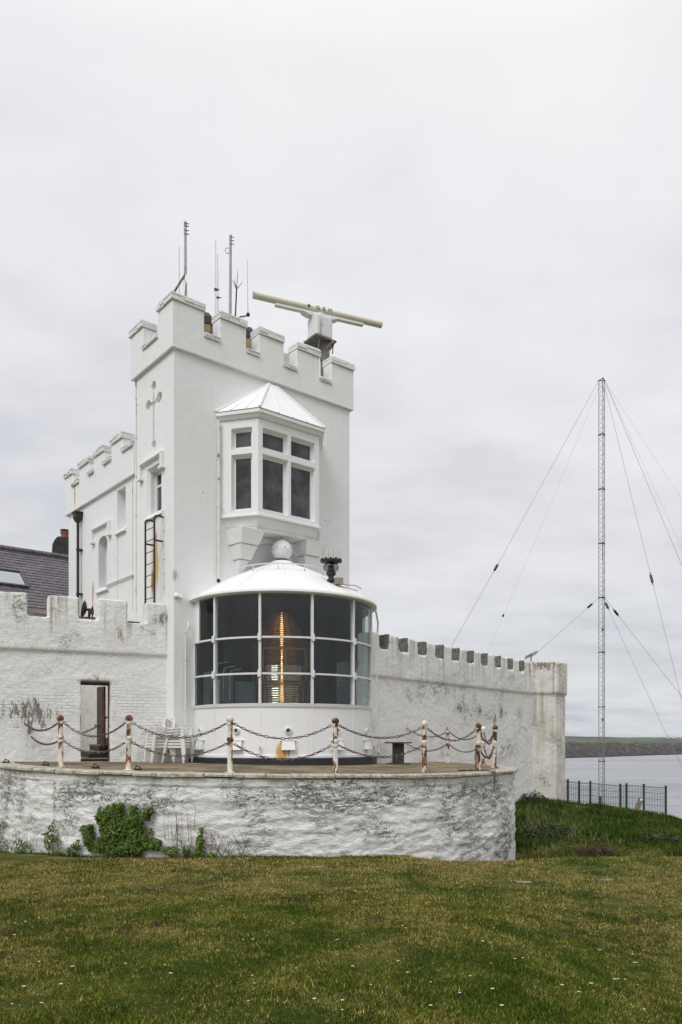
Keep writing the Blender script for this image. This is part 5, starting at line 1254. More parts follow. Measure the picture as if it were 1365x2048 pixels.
def guy(a, b, ins=(), r=.009, mat='mast_metal', bell=False):
    a = Vector(a); b = Vector(b); d = (b-a).normalized(); bm = B(); L = (b-a).length
    tube(bm, [a, a.lerp(b,.25)-Vector((0,0,.004*L)), a.lerp(b,.5)-Vector((0,0,.006*L)), a.lerp(b,.75)-Vector((0,0,.004*L)), b], r, 5)
    g = mk('guy_wire', bm, M[mat], mast)
    for f,ln in ins:
        p = a.lerp(b,f)-Vector((0,0,.006*L*4*f*(1-f))); bm = B(); tube(bm, [p-d*ln/2, p-d*ln*.3, p-d*ln*.28, p+d*ln*.28, p+d*ln*.3, p+d*ln/2], [.02,.03,.065,.065,.03,.02], 8)
        if bell: tube(bm, [p-d*ln*.62, p-d*ln*.5, p-d*ln*.42], [.05,.22,.03], 14)
        mk('insulator', bm, M['black'], g)
def off(v, i, k=.17): return v+Vector((tri[i].x-MX,tri[i].y-MY,0))
guy(off(top,2), A1_, [(.50,.55)]); guy(off(midp,2), A1_, [(.048,.6)])
guy(off(top,0), A2_, [(.487,.7)]); guy(off(midp,0), A2_, [(.045,.6)])
guy(off(top,1), A3_, [(.385,.8)], bell=True); guy(off(midp,1), A3_, [(.05,.6)])
P_ = anchor(960,1340,60); guy(off(top,2)-Vector((0,0,.4)), P_, [(.74,.3)], .004)
guy(off(top,1), anchor(1480,1336,70), (), .004); guy(off(top,1), anchor(1500,1195,80), (), .004)
# green mesh fence
M['fgreen'] = simple('dark_green_fence_paint', (.012,.035,.03), .5)
M['fwire'] = simple('green_fence_wire', (.05,.11,.10), .5)
fpx = [(1118,1559),(1136.5,1560),(1159,1563),(1181.5,1563.5),(1241.5,1569),(1254,1568),(1288.5,1569.5),(1332.5,1573)]
fY = [33.6,33.9,34.2,34.4,34.7,35.0,34.9,34.5]
fence = thing('mesh_fence', 'dark green welded mesh fence along the cliff edge beside the mast', 'fence', anchor(1200,1600,34.5))
tops = [anchor(px,py,Y) for (px,py),Y in zip(fpx,fY)]
for T_ in tops:
    bm = B(); gzz = gz(T_.x,T_.y)+E; zlow = min(gzz, T_.z-1.9)-.2
    box(bm, (T_.x,T_.y,(T_.z+zlow)/2), (.075,.075,T_.z-zlow)); box(bm, (T_.x,T_.y,T_.z+.012), (.09,.09,.03)); mk('post', bm, M['fgreen'], fence)
for a,b in zip(tops,tops[1:]):
    bm = B(); L = Vector((b.x-a.x,b.y-a.y)).length; a2 = a-Vector((0,0,.07)); b2 = b-Vector((0,0,.07))
    for k_ in range(0, 34):
        z = Vector((0,0,-k_*.055 if k_ not in (1,) else -.03)); tube(bm, [a2+z,b2+z], .006 if k_%5 else .012, 4, False)
    n_ = max(3,int(L/.11))
    for k_ in range(n_+1):
        p = a2.lerp(b2,k_/n_); tube(bm, [p, p-Vector((0,0,1.85))], .006, 4, False)
    mk('mesh_panel', bm, M['fwire'], fence)
# leaning timber marker post and stub
T_ = anchor(1284,1595,30.3); Bp = anchor(1271,1628,30.2)
mp_ = thing('marker_post', 'leaning weathered timber post with a round white disc in front of the fence', 'post', tuple(Bp))
M['timber'] = simple('weathered_timber', (.20,.175,.12), .85, var=.4, sc=12, bump=.01)
bm = B(); d = (T_-Bp).normalized(); B0 = Bp-d*.35; s_ = Vector((.085,0,-.03)); q_ = Vector((0,.06,0))
hexa(bm, [B0-s_-q_,B0+s_-q_,B0+s_+q_,B0-s_+q_,T_-s_-q_,T_+s_*.9-q_,T_+s_*.9+q_,T_-s_+q_]); mk('stake', bm, M['timber'], mp_, bevel=.02)
bm = B(); c_ = T_-d*.10; tube(bm, [c_+Vector((0,-.06,0)), c_+Vector((0,-.075,0))], .05, 16); mk('disc', bm, M['white_metal'], mp_)
T_ = anchor(1201,1594,29.5); g0 = T_.z-.5; bm = B(); box(bm, (T_.x,T_.y,T_.z-.3), (.10,.08,.6)); box(bm, (T_.x,T_.y,T_.z+.01), (.12,.10,.03)); o = mk('stub_post', bm, simple('dark_timber',(.07,.05,.035),.8), None, loc=(T_.x,T_.y,g0), bevel=.01); setp(o, 'short dark wooden stub post on the bank at the foot of the mast', 'post')

# ================================================================== HOUSE BEHIND
RP = Vector((-10.27, 29.0, 6.80+E)); ru = Vector((.7716,.636,0)); rn_ = Vector((.636,-.7716,0)); sl = math.tan(R(39))
rd = (rn_-Vector((0,0,sl))).normalized(); rnor = ru.cross(rd); rnor = rnor if rnor.z > 0 else -rnor
def rp(tv, dn, h=0): return RP+ru*tv+rd*dn+rnor*h
house = thing('slate_house', 'house with a purple slate roof and skylight behind the left curtain wall', 'house', tuple(RP+rn_*2-Vector((0,0,7.6))))
t = NT('purple_slate'); tcn = t.n('TexCoord'); pm = t.map(t.pos(), rot=(0,0,0))
vx = t.n('VectorMath', operation='DOT_PRODUCT'); t.l(t.pos(), vx.inputs[0]); vx.inputs[1].default_value = tuple(ru)
vy = t.n('VectorMath', operation='DOT_PRODUCT'); t.l(t.pos(), vy.inputs[0]); vy.inputs[1].default_value = tuple(rd)
cbn = t.n('CombineXYZ'); t.l(vx.outputs['Value'], cbn.inputs[0]); t.l(vy.outputs['Value'], cbn.inputs[1])
br = t.n('TexBrick'); br.offset = .5; t.l(cbn.outputs[0], br.inputs['Vector']); br.inputs['Scale'].default_value = 1; br.inputs['Brick Width'].default_value = .34; br.inputs['Row Height'].default_value = .20; br.inputs['Mortar Size'].default_value = .012
br.inputs['Color1'].default_value = (.085,.075,.088,1); br.inputs['Color2'].default_value = (.14,.125,.14,1); br.inputs['Mortar'].default_value = (.02,.018,.02,1)
c = t.mix(t.math('MULTIPLY', t.ramp(t.noise(t.pos(),3,5),.4,.65), .35), br.outputs['Color'], (.16,.14,.15))
M['slate'] = t.done(c, .5, t.bump(t.math('SUBTRACT', 1.0, br.outputs['Fac']), .02))
# slates in real overlapping courses
bm = B(); t0_, t1_, dmax = -22, 1.15, 5.4; k_ = 0; d_ = 0
while d_ < dmax:
    hexa(bm, [rp(t0_,d_,-.03),rp(t1_,d_,-.03),rp(t1_,d_+.20,-.03),rp(t0_,d_+.20,-.03),rp(t0_,d_,.002),rp(t1_,d_,.002),rp(t1_,d_+.20,.022),rp(t0_,d_+.20,.022)]); d_ += .20
roofo = mk('roof', bm, M['slate'], house)
bm = B(); x = t0_
while x < t1_:
    e = min(x+.45,t1_)-.012; tube(bm, [rp(x,.0,.03),rp(e,.0,.03)], .10, 10); x += .45
mk('ridge_tile', bm, M['slate'], roofo)
bm = B(); back = -rn_-Vector((0,0,sl)); back.normalize()
hexa(bm, [RP+ru*t0_-Vector((0,0,.05)),RP+ru*t1_-Vector((0,0,.05)),RP+ru*t1_+back*5.4-Vector((0,0,.05)),RP+ru*t0_+back*5.4-Vector((0,0,.05)),RP+ru*t0_,RP+ru*t1_,RP+ru*t1_+back*5.4,RP+ru*t0_+back*5.4]); mk('rear_roof', bm, M['slate'], roofo)
w1_ = RP+rn_*3.9; w2_ = RP-rn_*3.9; ez = RP.z-sl*3.9-.15
bm = B()
pa = [(w1_+ru*t0_), (w1_+ru*(t1_-.1)), (w2_+ru*(t1_-.1)), (w2_+ru*t0_)]
vprism(bm, [(q.x,q.y) for q in pa], -1.5, ez-E); 
for tt in (t0_, t1_-.3):
    a_ = w1_+ru*tt; b_ = w2_+ru*tt; a_.z = b_.z = ez+.002; c_ = RP+ru*tt-Vector((0,0,.12))
    vs3 = [bm.verts.new(q) for q in (a_,b_,c_)]; vs4 = [bm.verts.new(q+ru*.2) for q in (a_,b_,c_)]
    bm.faces.new(vs3); bm.faces.new(vs4[::-1])
    for i in range(3): bm.faces.new((vs3[i],vs4[i],vs4[(i+1)%3],vs3[(i+1)%3]))
mk('wall', bm, M['inwhite'], house)
def ray_roof(px, py):
    dr = Vector(((px-CX)/F,1,(HY-py)/F)); o = Vector((0,0,E)); tt = (RP-o).dot(rnor)/dr.dot(rnor); q = o+dr*tt-RP; return q.dot(ru), q.dot(rd)
(ta,da),(tb,db) = ray_roof(42,1146), ray_roof(58,1178)
tb = max(ta,tb); bm = B(); w_ = 1.25
def rbox(bm, x0,x1,y0,y1,h0,h1): hexa(bm, [rp(x0,y0,h0),rp(x1,y0,h0),rp(x1,y1,h0),rp(x0,y1,h0),rp(x0,y0,h1),rp(x1,y0,h1),rp(x1,y1,h1),rp(x0,y1,h1)])
rbox(bm, tb-w_,tb,da,da+.08,.0,.10); rbox(bm, tb-w_,tb,db-.08,db,.0,.10); rbox(bm, tb-.08,tb,da+.08,db-.08,.0,.10); rbox(bm, tb-w_,tb-w_+.08,da+.08,db-.08,.0,.10)
skl = mk('skylight', bm, simple('dark_grey_flashing',(.06,.06,.065),.5), roofo)
bm = B(); rbox(bm, tb-w_+.06,tb-.06,da+.06,db-.06,.04,.06); mk('skylight_pane', bm, NT('skylight_glass').done((.35,.37,.39),.04,None,.9), skl)
# chimney
cY = 31.5; cX = (133-CX)/F*cY; cw = .50
chz = lambda py: (HY-py)*cY/F
ch = thing('chimney', 'dark stone chimney stack with a red clay pot rising behind the slate roof', 'chimney', (cX,cY,E+5))
bm = B()
vprism(bm, [(cX-cw,cY-.35),(cX+cw,cY-.35),(cX+cw,cY+.35),(cX-cw,cY+.35)], 4.8, chz(1092)); vprism(bm, [(cX-cw,cY-.35),(cX+cw,cY-.35),(cX+cw,cY+.35),(cX-cw,cY+.35)], chz(1092), chz(1077), [(cX-cw*.45,cY-.3),(cX+cw,cY-.3),(cX+cw,cY+.3),(cX-cw*.45,cY+.3)])
mk('stack', rough(bm,.05,.04,3,9), simple('sooty_stone',(.035,.034,.036),.9,var=.5,sc=6,bump=.03), ch, smooth=True)
bm = B(); pp = ((129.5-CX)/F*cY,cY,0)
lathe(bm, (pp[0],pp[1],E), [(.12,chz(1079)),(.15,chz(1078)),(.145,chz(1068)),(.17,chz(1067)),(.17,chz(1064)),(.11,chz(1064))], 20)
tube(bm, [(pp[0],pp[1],E+chz(1064)),(pp[0],pp[1],E+chz(1060))], .05, 8); lathe(bm, (pp[0],pp[1],E), [(.001,chz(1057.5)),(.18,chz(1060)),(.19,chz(1061)),(.001,chz(1061))], 20)
mk('pot', bm, simple('red_clay',(.26,.075,.05),.7,var=.25), ch, smooth=True, autos=40)

# ================================================================== ROOF EQUIPMENT
RZ = 10.262
def roofpt(px, w): a = FF.s_at(px, w); return FF.pt(a, w, RZ)
def zpx(p, py): return E+(HY-py)*p.y/F
def whip(name, label, px, py, w, r, mat='grey_metal', lean=0, px0=None, clamps=()):
    b = roofpt(px0 or px, w); tz = zpx(b, py); tx = (px-CX)/F*b.y
    o = thing(name, label, 'antenna', tuple(b)); tip = Vector((tx,b.y,tz))
    bm = B(); tube(bm, [b, b.lerp(tip,.5), tip], r if isinstance(r,list) else [r,r*.85,r*.6], 8); mk('rod', bm, M[mat], o)
    bm = B(); box(bm, (b.x,b.y,b.z+.03), (.16,.16,.06)); tube(bm, [b,b+(tip-b).normalized()*.35], r[0]*1.7 if isinstance(r,list) else r*1.7, 8); mk('base', bm, M['blackmetal'], o)
    for pc in clamps:
        z = zpx(b, pc); c_ = b.lerp(tip,(z-b.z)/(tip.z-b.z)); bm = B(); box(bm, c_, (.07,.06,.035)); tube(bm,[c_,c_+Vector((.10,0,0))],.010,6); mk('clamp', bm, M['blackmetal'], o)
    return o, b, tip
o, b, tip = whip('antenna_mast', 'tallest grey antenna mast braced by a tripod above the near tower corner', 371, 443, -.75, [.045,.042,.032], clamps=(447,452,461,468))
ap2 = b.lerp(tip, (zpx(b,548)-b.z)/(tip.z-b.z))
for px,py,w,m_ in ((341,593,-.12,'rust'),(384,600,-.12,'white_metal'),(367,592,-.35,'white_metal')):
    f_ = roofpt(px,w); f_.z = E+FF.z_at(px,py,w)-.03; bm = B(); tube(bm, [f_, ap2], .028, 8); mk('brace', bm, M[m_], o)
whip('whip_antenna', 'thin whip antenna left of the tallest mast', 358.5, 493, -1.1, .022, 'white_metal')
whip('whip_antenna', 'taller of the two thin whips standing behind the first crenel', 431.5, 481, -.9, .024, 'white_metal', clamps=(578,580))
whip('whip_antenna', 'shorter of the two thin whips standing behind the first crenel', 435.5, 508, -1.0, .022, 'white_metal', px0=437, clamps=(595,))
o, b, tip = whip('antenna_mast', 'grey antenna mast with dipole loops at its head above the second merlon', 461.5, 470, -.8, [.045,.042,.036], px0=460, clamps=(474,481,488))
bm = B(); c_ = b.lerp(tip,.86); tube(bm, [c_, c_+Vector((-.12,0,.03)), c_+Vector((-.15,0,.10)), c_+Vector((-.12,0,.17)), c_+Vector((0,0,.16))], .008, 6); mk('loop', bm, M['blackmetal'], o)
b = roofpt(466,-.9); o = thing('branching_antenna', 'black antenna splitting into four spikes beside the dipole mast', 'antenna', tuple(b)); fk = Vector(((473.5-CX)/F*b.y,b.y,zpx(b,578)))
bm = B(); tube(bm, [b,fk], .02, 8); mk('stem', bm, M['black'], o)
for px,py,dy in ((464.5,556,.1),(477,545,-.1),(485,559,.1),(471,570,-.3)):
    bm = B(); tube(bm, [fk, Vector(((px-CX)/F*b.y,b.y+dy,zpx(b,py)))], [.013,.005], 6); mk('spike', bm, M['black'], o)
b = roofpt(475,-.7); o = thing('whip_antenna', 'very thin whip antenna on a side arm right of the branching antenna', 'antenna', tuple(b))
j_ = Vector(((496.5-CX)/F*b.y,b.y,zpx(b,629))); bm = B(); tube(bm, [b, Vector((b.x,b.y,zpx(b,640))), Vector((b.x+.08,b.y,zpx(b,633))), Vector((b.x+.2,b.y,zpx(b,632))), j_], .028, 8); mk('arm', bm, M['grey_metal'], o)
bm = B(); tube(bm, [j_, Vector((j_.x-.01,b.y,zpx(b,600))), Vector((j_.x-.02,b.y,zpx(b,518)))], [.012,.008,.005], 6); mk('rod', bm, M['grey_metal'], o)
bm = B(); sphere(bm, j_, .055, 10, 8); mk('mount', bm, M['blackmetal'], o)
# mesh-sided cowls in the crenels
for px,w,ptop,pbot,lb in ((411,-.75,629,668,'black hexagonal vent cowl with tan mesh band in the first crenel'),(496,-.75,658,700,'black hexagonal vent cowl with tan mesh band in the second crenel')):
    b = roofpt(px,w); o = thing('vent_cowl', lb, 'vent', tuple(b)); zt = zpx(b,ptop)
    hx = lambda r: [(b.x+r*math.cos(R(a)),b.y+r*math.sin(R(a))) for a in range(10,370,60)]
    bm = B(); vprism(bm, hx(.24), b.z-E, zt-.72-E); mk('base', bm, M['dark'], o)
    bm = B(); vprism(bm, hx(.25), zt-.72-E+.001, zt-.36-E); mk('mesh_band', bm, M['tan_mesh'] if 'tan_mesh' in M else M['tan'], o)
    bm = B(); vprism(bm, hx(.27), zt-.36-E+.001, zt-.16-E); vprism(bm, hx(.27), zt-.16-E+.001, zt-E, hx(.15)); mk('cap', bm, M['black'], o, bevel=.01)
b = roofpt(575,-.9); o = thing('vent_grille', 'low tan mesh grille panel visible through the third crenel', 'grille', tuple(b))
bm = B(); z = zpx(b,706)
for i in range(9): tube(bm, [(b.x-.4,b.y,z-i*.035),(b.x+.4,b.y+.1,z-i*.035)], .008, 4)
for i in range(24): tube(bm, [(b.x-.4+i*.035,b.y,z),(b.x-.4+i*.035,b.y,z-.28)], .006, 4)
mk('mesh', bm, M['tan'], o); bm = B(); tube(bm, [(b.x-.4,b.y,b.z),(b.x-.4,b.y,z)], .02, 6); tube(bm, [(b.x+.4,b.y+.1,b.z),(b.x+.4,b.y+.1,z)], .02, 6); mk('legs', bm, M['blackmetal'], o)
# radar
yb = 23.66; c_ = Vector(((640.5-CX)/F*yb, yb, 0)); zz_ = lambda py: (HY-py)*yb/F
rad = thing('radar_scanner', 'cream bar radar antenna on a white gearbox above the tower battlements', 'radar', (c_.x,c_.y,E+RZ))
bd = Vector((.92,.39,0)).normalized(); bn = Vector((bd.y,-bd.x,0)); ang = math.atan2(bd.y,bd.x)
bm = B(); box(bm, (c_.x,c_.y,E+(zz_(681)+zz_(638))/2), (.60,.52,zz_(638)-zz_(681)), rz=ang+.25); hx = None
gb = mk('gearbox', bm, M['white_metal'], rad, bevel=.05)
bm = B(); vprism(bm, [(c_.x+.16*math.cos(a),c_.y+.16*math.sin(a)) for a in np.linspace(0,2*math.pi,13)[:-1]], zz_(638), zz_(630)); mk('turntable', bm, M['white_metal'], rad)
bmz = E+13.17
bm = B(); 
for a,b,z0,z1,hw in ((-.34,.34,-.33,-.262,.12),(-.60,.60,-.26,-.185,.13)): hexa(bm, [c_+bd*a*.7-bn*hw+Vector((0,0,bmz+z0)),c_+bd*b*.7-bn*hw+Vector((0,0,bmz+z0)),c_+bd*b*.7+bn*hw+Vector((0,0,bmz+z0)),c_+bd*a*.7+bn*hw+Vector((0,0,bmz+z0)),c_+bd*a-bn*hw+Vector((0,0,bmz+z1)),c_+bd*b-bn*hw+Vector((0,0,bmz+z1)),c_+bd*b+bn*hw+Vector((0,0,bmz+z1)),c_+bd*a+bn*hw+Vector((0,0,bmz+z1))])
mk('yoke', bm, M['white_metal'], rad, bevel=.01)
bm = B(); box(bm, (c_.x,c_.y,bmz-.145), (2.9,.14,.07), rz=ang); bk = mk('beam_carrier', bm, M['white_metal'], rad, bevel=.01)
p0, p1 = c_+bd*-2.12+Vector((0,0,bmz)), c_+bd*2.08+Vector((0,0,bmz))
bm = B(); tube(bm, [p0+bd*.01,p1-bd*.01], .102, 28); beam = mk('scanner_bar', bm, M['cream'], rad, smooth=True, autos=50)
for q,dn in ((p0,-1),(p1,1)): bm = B(); tube(bm, [q-bd*.012*dn, q+bd*.012*dn], .105, 28); mk('end_cap', bm, simple('grey_cap',(.45,.45,.44),.5), beam)
# lettering on the bar
cu = bpy.data.curves.new('t','FONT'); cu.body = 'G  E  M'; cu.size = .17; cu.extrude = .004; cu.align_x = 'CENTER'; cu.align_y = 'CENTER'
to = bpy.data.objects.new('t', cu); C.objects.link(to); tm = evalmesh(to); bpy.data.objects.remove(to)
fm = Matrix((( bd.x, 0, bn.x, 0),(bd.y, 0, bn.y, 0),(0,1,0,0),(0,0,0,1)))
tl_ = Matrix.Rotation(0,4,'X')
cc = c_+bd*.10+Vector((0,0,bmz)); tilt = Matrix.Rotation(R(-8), 4, bd)
tm.transform(Matrix.Translation(cc)@tilt@Matrix.Translation(bn*.1025)@fm); mk('lettering', tm, M['black'], beam)
bm = B(); s_ = .055; dm = [(0,s_),(s_,0),(0,-s_),(-s_,0)]; a_ = [bm.verts.new(Vector((x,y,.0))) for x,y in dm]; b_ = [bm.verts.new(Vector((x,y,.005))) for x,y in dm]
bm.faces.new(a_[::-1]); bm.faces.new(b_); [bm.faces.new((a_[i],a_[(i+1)%4],b_[(i+1)%4],b_[i])) for i in range(4)]
me = bpy.data.meshes.new('emblem'); bm.to_mesh(me); bm.free(); me.transform(Matrix.Translation(cc)@tilt@Matrix.Translation(bn*.1025-bd*.50)@fm); mk('emblem', me, M['black'], beam)
M['bracketmetal'] = simple('brown_grey_bracket',(.16,.14,.12),.7,var=.35)
bm = B(); box(bm, (c_.x,c_.y,E+zz_(684)), (.78,.66,.05), rz=ang+.25); mk('plate', bm, M['bracketmetal'], rad)
bm = B(); tube(bm, [(c_.x+.15,c_.y,E+RZ),(c_.x+.15,c_.y,E+zz_(686))], .14, 14); box(bm, (c_.x+.15,c_.y-.1,E+(zz_(725)+zz_(686))/2), (.30,.04,zz_(686)-zz_(725))); box(bm, (c_.x+.30,c_.y,E+zz_(694)), (.35,.30,.06), ry=R(-50)); mk('pedestal', bm, M['bracketmetal'], rad)
bm = B(); q0 = Vector((c_.x+.02,c_.y-.32,0)); tube(bm, [q0+Vector((0,0,E+zz_(650))), q0+Vector((.01,-.03,E+zz_(670))), q0+Vector((-.03,.05,E+zz_(690))), q0+Vector((-.08,.1,E+zz_(705)))], .014, 6); box(bm, q0+Vector((0,.03,E+zz_(654))), (.09,.05,.22)); mk('cable', bm, M['grey_metal'], rad)
bm = B(); q0 = Vector((c_.x+.38,c_.y-.1,0)); tube(bm, [q0+Vector((0,0,E+zz_(686))), q0+Vector((.02,0,E+zz_(700))), q0+Vector((0,0,E+zz_(711)))], .018, 6); mk('hook', bm, M['black'], rad)

# ================================================================== SEA AND FAR LAND
SEA = E-38.0
bm = B(); ys2 = [45,80,140,260,500,900,1600,3000,6000,13000]; xs2 = [-13000,-6000,-2500,-900,-300,0,300,900,2500,6000,13000]
g = [[bm.verts.new((x,y,SEA)) for x in xs2] for y in [-2500]+ys2]
for j in range(len(g)-1):
    for i in range(len(xs2)-1): bm.faces.new((g[j][i],g[j][i+1],g[j+1][i+1],g[j+1][i]))
t = NT('grey_sea'); p = t.pos()
w1 = t.noise(t.map(p,(.05,.16,1)),1,8,.65,.6); w2 = t.noise(t.map(p,(.012,.03,1)),1,5,.6); w3 = t.noise(t.map(p,(.003,.014,1)),1,4,.6)
c = t.mix(t.ramp(w3,.4,.6), (.22,.23,.25), (.30,.31,.33)); c = t.mix(t.math('MULTIPLY', t.ramp(w1,.54,.64), .6), c, (.42,.43,.46))
h = t.math('ADD', w1, t.math('MULTIPLY', w2, 1.5))
M['sea'] = t.done(c, .42, t.bump(h, 3.0, 1.0))
sea = mk('sea', bm, M['sea'], None); setp(sea, kind='structure')
def land(name, xr, yfun, depth, hfun, step, mat, rows=40):
    vs_, fs_ = [], []; xs3 = np.arange(xr[0], xr[1]+step, step)
    for x in xs3:
        for k in range(rows+1):
            f = (k/rows)**1.6; y = yfun(x)+f*depth; vs_.append((x,y,SEA-1+hfun(x,f,y)))
    n_ = rows+1
    for i in range(len(xs3)-1):
        for k in range(rows): fs_.append((i*n_+k,i*n_+k+1,(i+1)*n_+k+1,(i+1)*n_+k))
    me = bpy.data.meshes.new(name); me.from_pydata(vs_,[],fs_); me.update(); o = mk(name, me, mat, None, smooth=False); setp(o, kind='structure'); return o
t = NT('heath_and_cliff'); p = t.pos(); sx_ = t.n('SeparateXYZ'); t.l(p, sx_.inputs[0])
nA = t.noise(p,.012,9,.7); nB = t.noise(p,.05,8,.7); nC = t.noise(t.map(p,(1,1,2)),.16,6,.7)
c = t.mix(t.ramp(nB,.46,.55), (.020,.015,.012), (.105,.075,.045)); c = t.mix(t.ramp(t.math('ADD', nA, t.math('MULTIPLY', t.math('SUBTRACT', nB, .5), .5)),.49,.56), c, (.05,.058,.026)); c = t.mix(t.math('MULTIPLY', t.ramp(nC,.53,.60), t.ramp(nB,.47,.54)), c, (.42,.36,.26))
rk = t.mix(t.ramp(nC,.44,.58), (.010,.011,.014), (.12,.115,.105)); zz3 = t.math('ADD', sx_.outputs['Z'], t.math('MULTIPLY', nB, 16))
c = t.mix(t.ramp(t.math('DIVIDE', t.math('SUBTRACT', zz3, SEA), 40), .62,.86), rk, c)
c = t.mix(t.ramp(t.math('DIVIDE', t.math('SUBTRACT', sx_.outputs['Z'], SEA), 40), .03,.09), (.012,.012,.014), c)
M['heath'] = t.done(c, .9, t.bump(t.math('ADD', nC, nB), 8.0))
def hy(x): return 1440 + max(0,(x-380))*.95 + 30*noise.noise(Vector((x*.012,0,0)))+12*noise.noise(Vector((x*.05,3,0)))
def hh(x,f,y):
    base = (31+7*noise.noise(Vector((x*.004,0,9)))+3.5*noise.noise(Vector((x*.017,0,5))))*(1-math.exp(-f*9)) * (1 if x < 380 else max(.6,1-(x-380)/1500))
    return min(base + 5*noise.noise(Vector((x*.006,y*.004,0)))*min(1,f*10) + 9*min(1,f*14)*noise.noise(Vector((x*.03,y*.012,3))) + 5*min(1,f*30)*noise.noise(Vector((x*.12,y*.05,6))), 41.0 + 1.2*noise.noise(Vector((x*.01,y*.01,2))))
headland = land('headland', (-400,2400), hy, 900, hh, 5, M['heath'])
t = NT('far_fields'); p = t.pos(); vo = t.n('TexVoronoi'); t.l(p, vo.inputs['Vector']); vo.inputs['Scale'].default_value = .006
c = t.mix(vo.outputs['Color'], (.05,.08,.045), (.10,.125,.07)); c = t.mix(t.ramp(t.noise(p,.004,6),.45,.6), c, (.045,.055,.045)); M['fields'] = t.done(c, .95)
land('far_coast', (-1500,6500), lambda x: 4300+60*noise.noise(Vector((x*.003,0,0))), 2200, lambda x,f,y: (46+14*noise.noise(Vector((x*.0012,y*.001,1)))+5*noise.noise(Vector((x*.007,y*.002,4))))*min(1,f*6)**.6, 20, M['fields'], 24)
hz_ = None; wm3 = simple('far_house_white',(.75,.74,.72),.8,var=.1,sc=.05); rm3 = simple('far_house_roof',(.16,.15,.16),.8,sc=.05)
def fh():
    o = thing('far_house', 'tiny white house in the distant seaside town at the right edge', 'house', (0,0,0), 'far houses of the distant town')
    bm = B(); box(bm, (0,0,4), (16,10,8)); mk('wall', bm, wm3, o, local=True)
    bm = B(); hexa(bm, [Vector(q) for q in ((-8.5,-5.5,8),(8.5,-5.5,8),(8.5,5.5,8),(-8.5,5.5,8),(-8,-.3,12),(8,-.3,12),(8,.3,12),(-8,.3,12))]); mk('roof', bm, rm3, o, local=True); return o
for i in range(22):
    Y = random.uniform(4400,5100); px = random.uniform(1305,1380); X = (px-CX)/F*Y
    z = SEA-1+(46+14*noise.noise(Vector((X*.0012,Y*.001,1)))+5*noise.noise(Vector((X*.007,Y*.002,4))))*min(1,((Y-4300)/2200)**(1/1.6)*6)**.6
    if hz_ is None: hz_ = fh(); hz_.location = (X,Y,z-1); hz_.rotation_euler = (0,0,.3); hz_.scale = (.6,.6,.7)
    else: copy_thing(hz_, (X,Y,z-1), random.uniform(-.6,.6))

# ------------------------------------------------------------------ sea air
bm = B(); box(bm, (0,5500,(SEA-6+E+28)/2), (28000,17000,E+28-(SEA-6)))
t = NT('haze_air'); pv = t.n('VolumePrincipled'); pv.inputs['Color'].default_value = (.86,.89,.93,1); pv.inputs['Density'].default_value = 1.8e-5; pv.inputs['Anisotropy'].default_value = .2
t.l(pv.outputs[0], t.out.inputs['Volume']); hz = mk('haze', bm, t.m, None); setp(hz, kind='stuff'); hz['label'] = 'thin pale sea haze over the bay'; hz['category'] = 'haze'
# ================================================================== CAMERA, LIGHT, RENDER
cd = bpy.data.cameras.new('camera'); cam = bpy.data.objects.new('camera', cd); C.objects.link(cam)
cam.location = (0,0,E); cam.rotation_euler = (R(90),0,0)
cd.sensor_fit = 'HORIZONTAL'; cd.sensor_width = 36; cd.lens = 36*F/1365; cd.shift_y = (HY-1024)/1365; cd.clip_start = .1; cd.clip_end = 30000
SC.camera = cam
w = bpy.data.worlds.new('World'); SC.world = w; w.use_nodes = True; nt = w.node_tree; nt.nodes.clear()
SUN_EL, SUN_AZ = 46, 209        # azimuth clockwise from +Y: behind the camera, to the left
def wn(t, **k):
    d = nt.nodes.new('ShaderNode'+t)
    for a,v in k.items(): setattr(d,a,v)
    return d
def wm_(op, a, b=None, clamp=False):
    m = wn('Math', operation=op, use_clamp=clamp)
    for i,v in enumerate((a,b)):
        if v is None: continue
        if isinstance(v,(int,float)): m.inputs[i].default_value = v
        else: nt.links.new(v, m.inputs[i])
    return m.outputs[0]
sky = wn('TexSky', sky_type='NISHITA', sun_disc=False, sun_elevation=R(SUN_EL), sun_rotation=R(SUN_AZ)); sky.air_density = 1.5; sky.dust_density = 3
sk = wn('VectorMath', operation='SCALE'); nt.links.new(sky.outputs[0], sk.inputs[0]); sk.inputs['Scale'].default_value = .10
tc = wn('TexCoord'); sx = wn('SeparateXYZ'); nt.links.new(tc.outputs['Generated'], sx.inputs[0])
zc = wm_('MAXIMUM', sx.outputs['Z'], .0)
inv = wm_('DIVIDE', 1.0, wm_('ADD', zc, .16))
cb = wn('CombineXYZ'); nt.links.new(wm_('MULTIPLY', sx.outputs['X'], inv), cb.inputs[0]); nt.links.new(wm_('MULTIPLY', sx.outputs['Y'], inv), cb.inputs[1])
def wnoise(scale, det, ro=.55, dist=.0, st=(1,1,1), loc=(0,0,0)):
    mp = wn('Mapping'); nt.links.new(cb.outputs[0], mp.inputs[0]); mp.inputs['Scale'].default_value = st; mp.inputs['Location'].default_value = loc
    n = wn('TexNoise'); nt.links.new(mp.outputs[0], n.inputs['Vector']); n.inputs['Scale'].default_value = scale; n.inputs['Detail'].default_value = det; n.inputs['Roughness'].default_value = ro; n.inputs['Distortion'].default_value = dist
    return n.outputs['Fac']
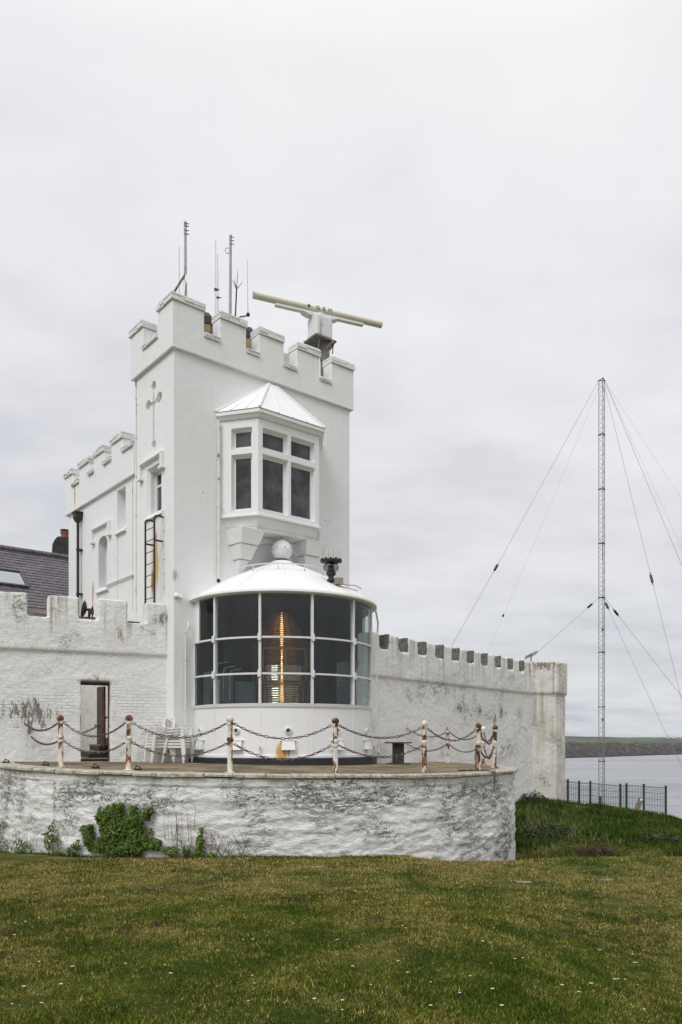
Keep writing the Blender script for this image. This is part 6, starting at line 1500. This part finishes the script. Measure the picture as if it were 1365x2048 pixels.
def wramp(f, stops):
    r = wn('ValToRGB'); nt.links.new(f, r.inputs[0]); e = r.color_ramp.elements
    while len(e) < len(stops): e.new(.5)
    for x,(p,c) in zip(e,stops): x.position = p; x.color = tuple(c)+(1,)
    return r.outputs[0]
def wmix(f, a, b, mode='MIX'):
    m = wn('Mix', data_type='RGBA', blend_type=mode)
    for i,v in ((0,f),(6,a),(7,b)):
        if isinstance(v,(int,float)): m.inputs[i].default_value = v
        elif isinstance(v,tuple): m.inputs[i].default_value = v+(1,)
        else: nt.links.new(v, m.inputs[i])
    return m.outputs[2]
base = wramp(zc, [(0,(.66,.685,.725)),(.10,(.65,.665,.705)),(.22,(.71,.715,.75)),(.42,(.80,.80,.825)),(.66,(.87,.868,.885)),(.9,(1.35,1.35,1.36))])
n1 = wnoise(.95, 5, .5, .1, (1,1.0,1), (3.1,1.7,0)); n2 = wnoise(2.6, 7, .55, .15, (1.0,1.3,1), (0,4.2,0))
f = wm_('ADD', wm_('MULTIPLY', n1, .55), wm_('MULTIPLY', n2, .45))
dk = wramp(f, [(.36,(.80,.81,.85)),(.49,(1,1,1)),(.62,(1.13,1.125,1.11))])
low = wramp(zc, [(0,(1,1,1)),(.35,(.75,.75,.75)),(.75,(.35,.35,.35))])
cl = wmix(low, base, wmix(1.0, base, dk, 'MULTIPLY'))
fin_ = wmix(.94, sk.outputs[0], cl)
bg = wn('Background'); nt.links.new(fin_, bg.inputs[0]); bg.inputs[1].default_value = 1.0
wo = wn('OutputWorld'); nt.links.new(bg.outputs[0], wo.inputs[0])
sd = bpy.data.lights.new('sun','SUN'); so = bpy.data.objects.new('sun', sd); C.objects.link(so)
sd.energy = 1.5; sd.angle = R(28); sd.color = (1,.99,.98)
dirv = Vector((math.sin(R(SUN_AZ))*math.cos(R(SUN_EL)), math.cos(R(SUN_AZ))*math.cos(R(SUN_EL)), math.sin(R(SUN_EL))))
so.rotation_euler = dirv.to_track_quat('Z','Y').to_euler(); so.location = dirv*60
vs_ = SC.view_settings; vs_.view_transform = 'Standard'; vs_.look = 'None'; vs_.exposure = .06; vs_.gamma = 1
SC.cycles.max_bounces = 8; SC.cycles.transparent_max_bounces = 24
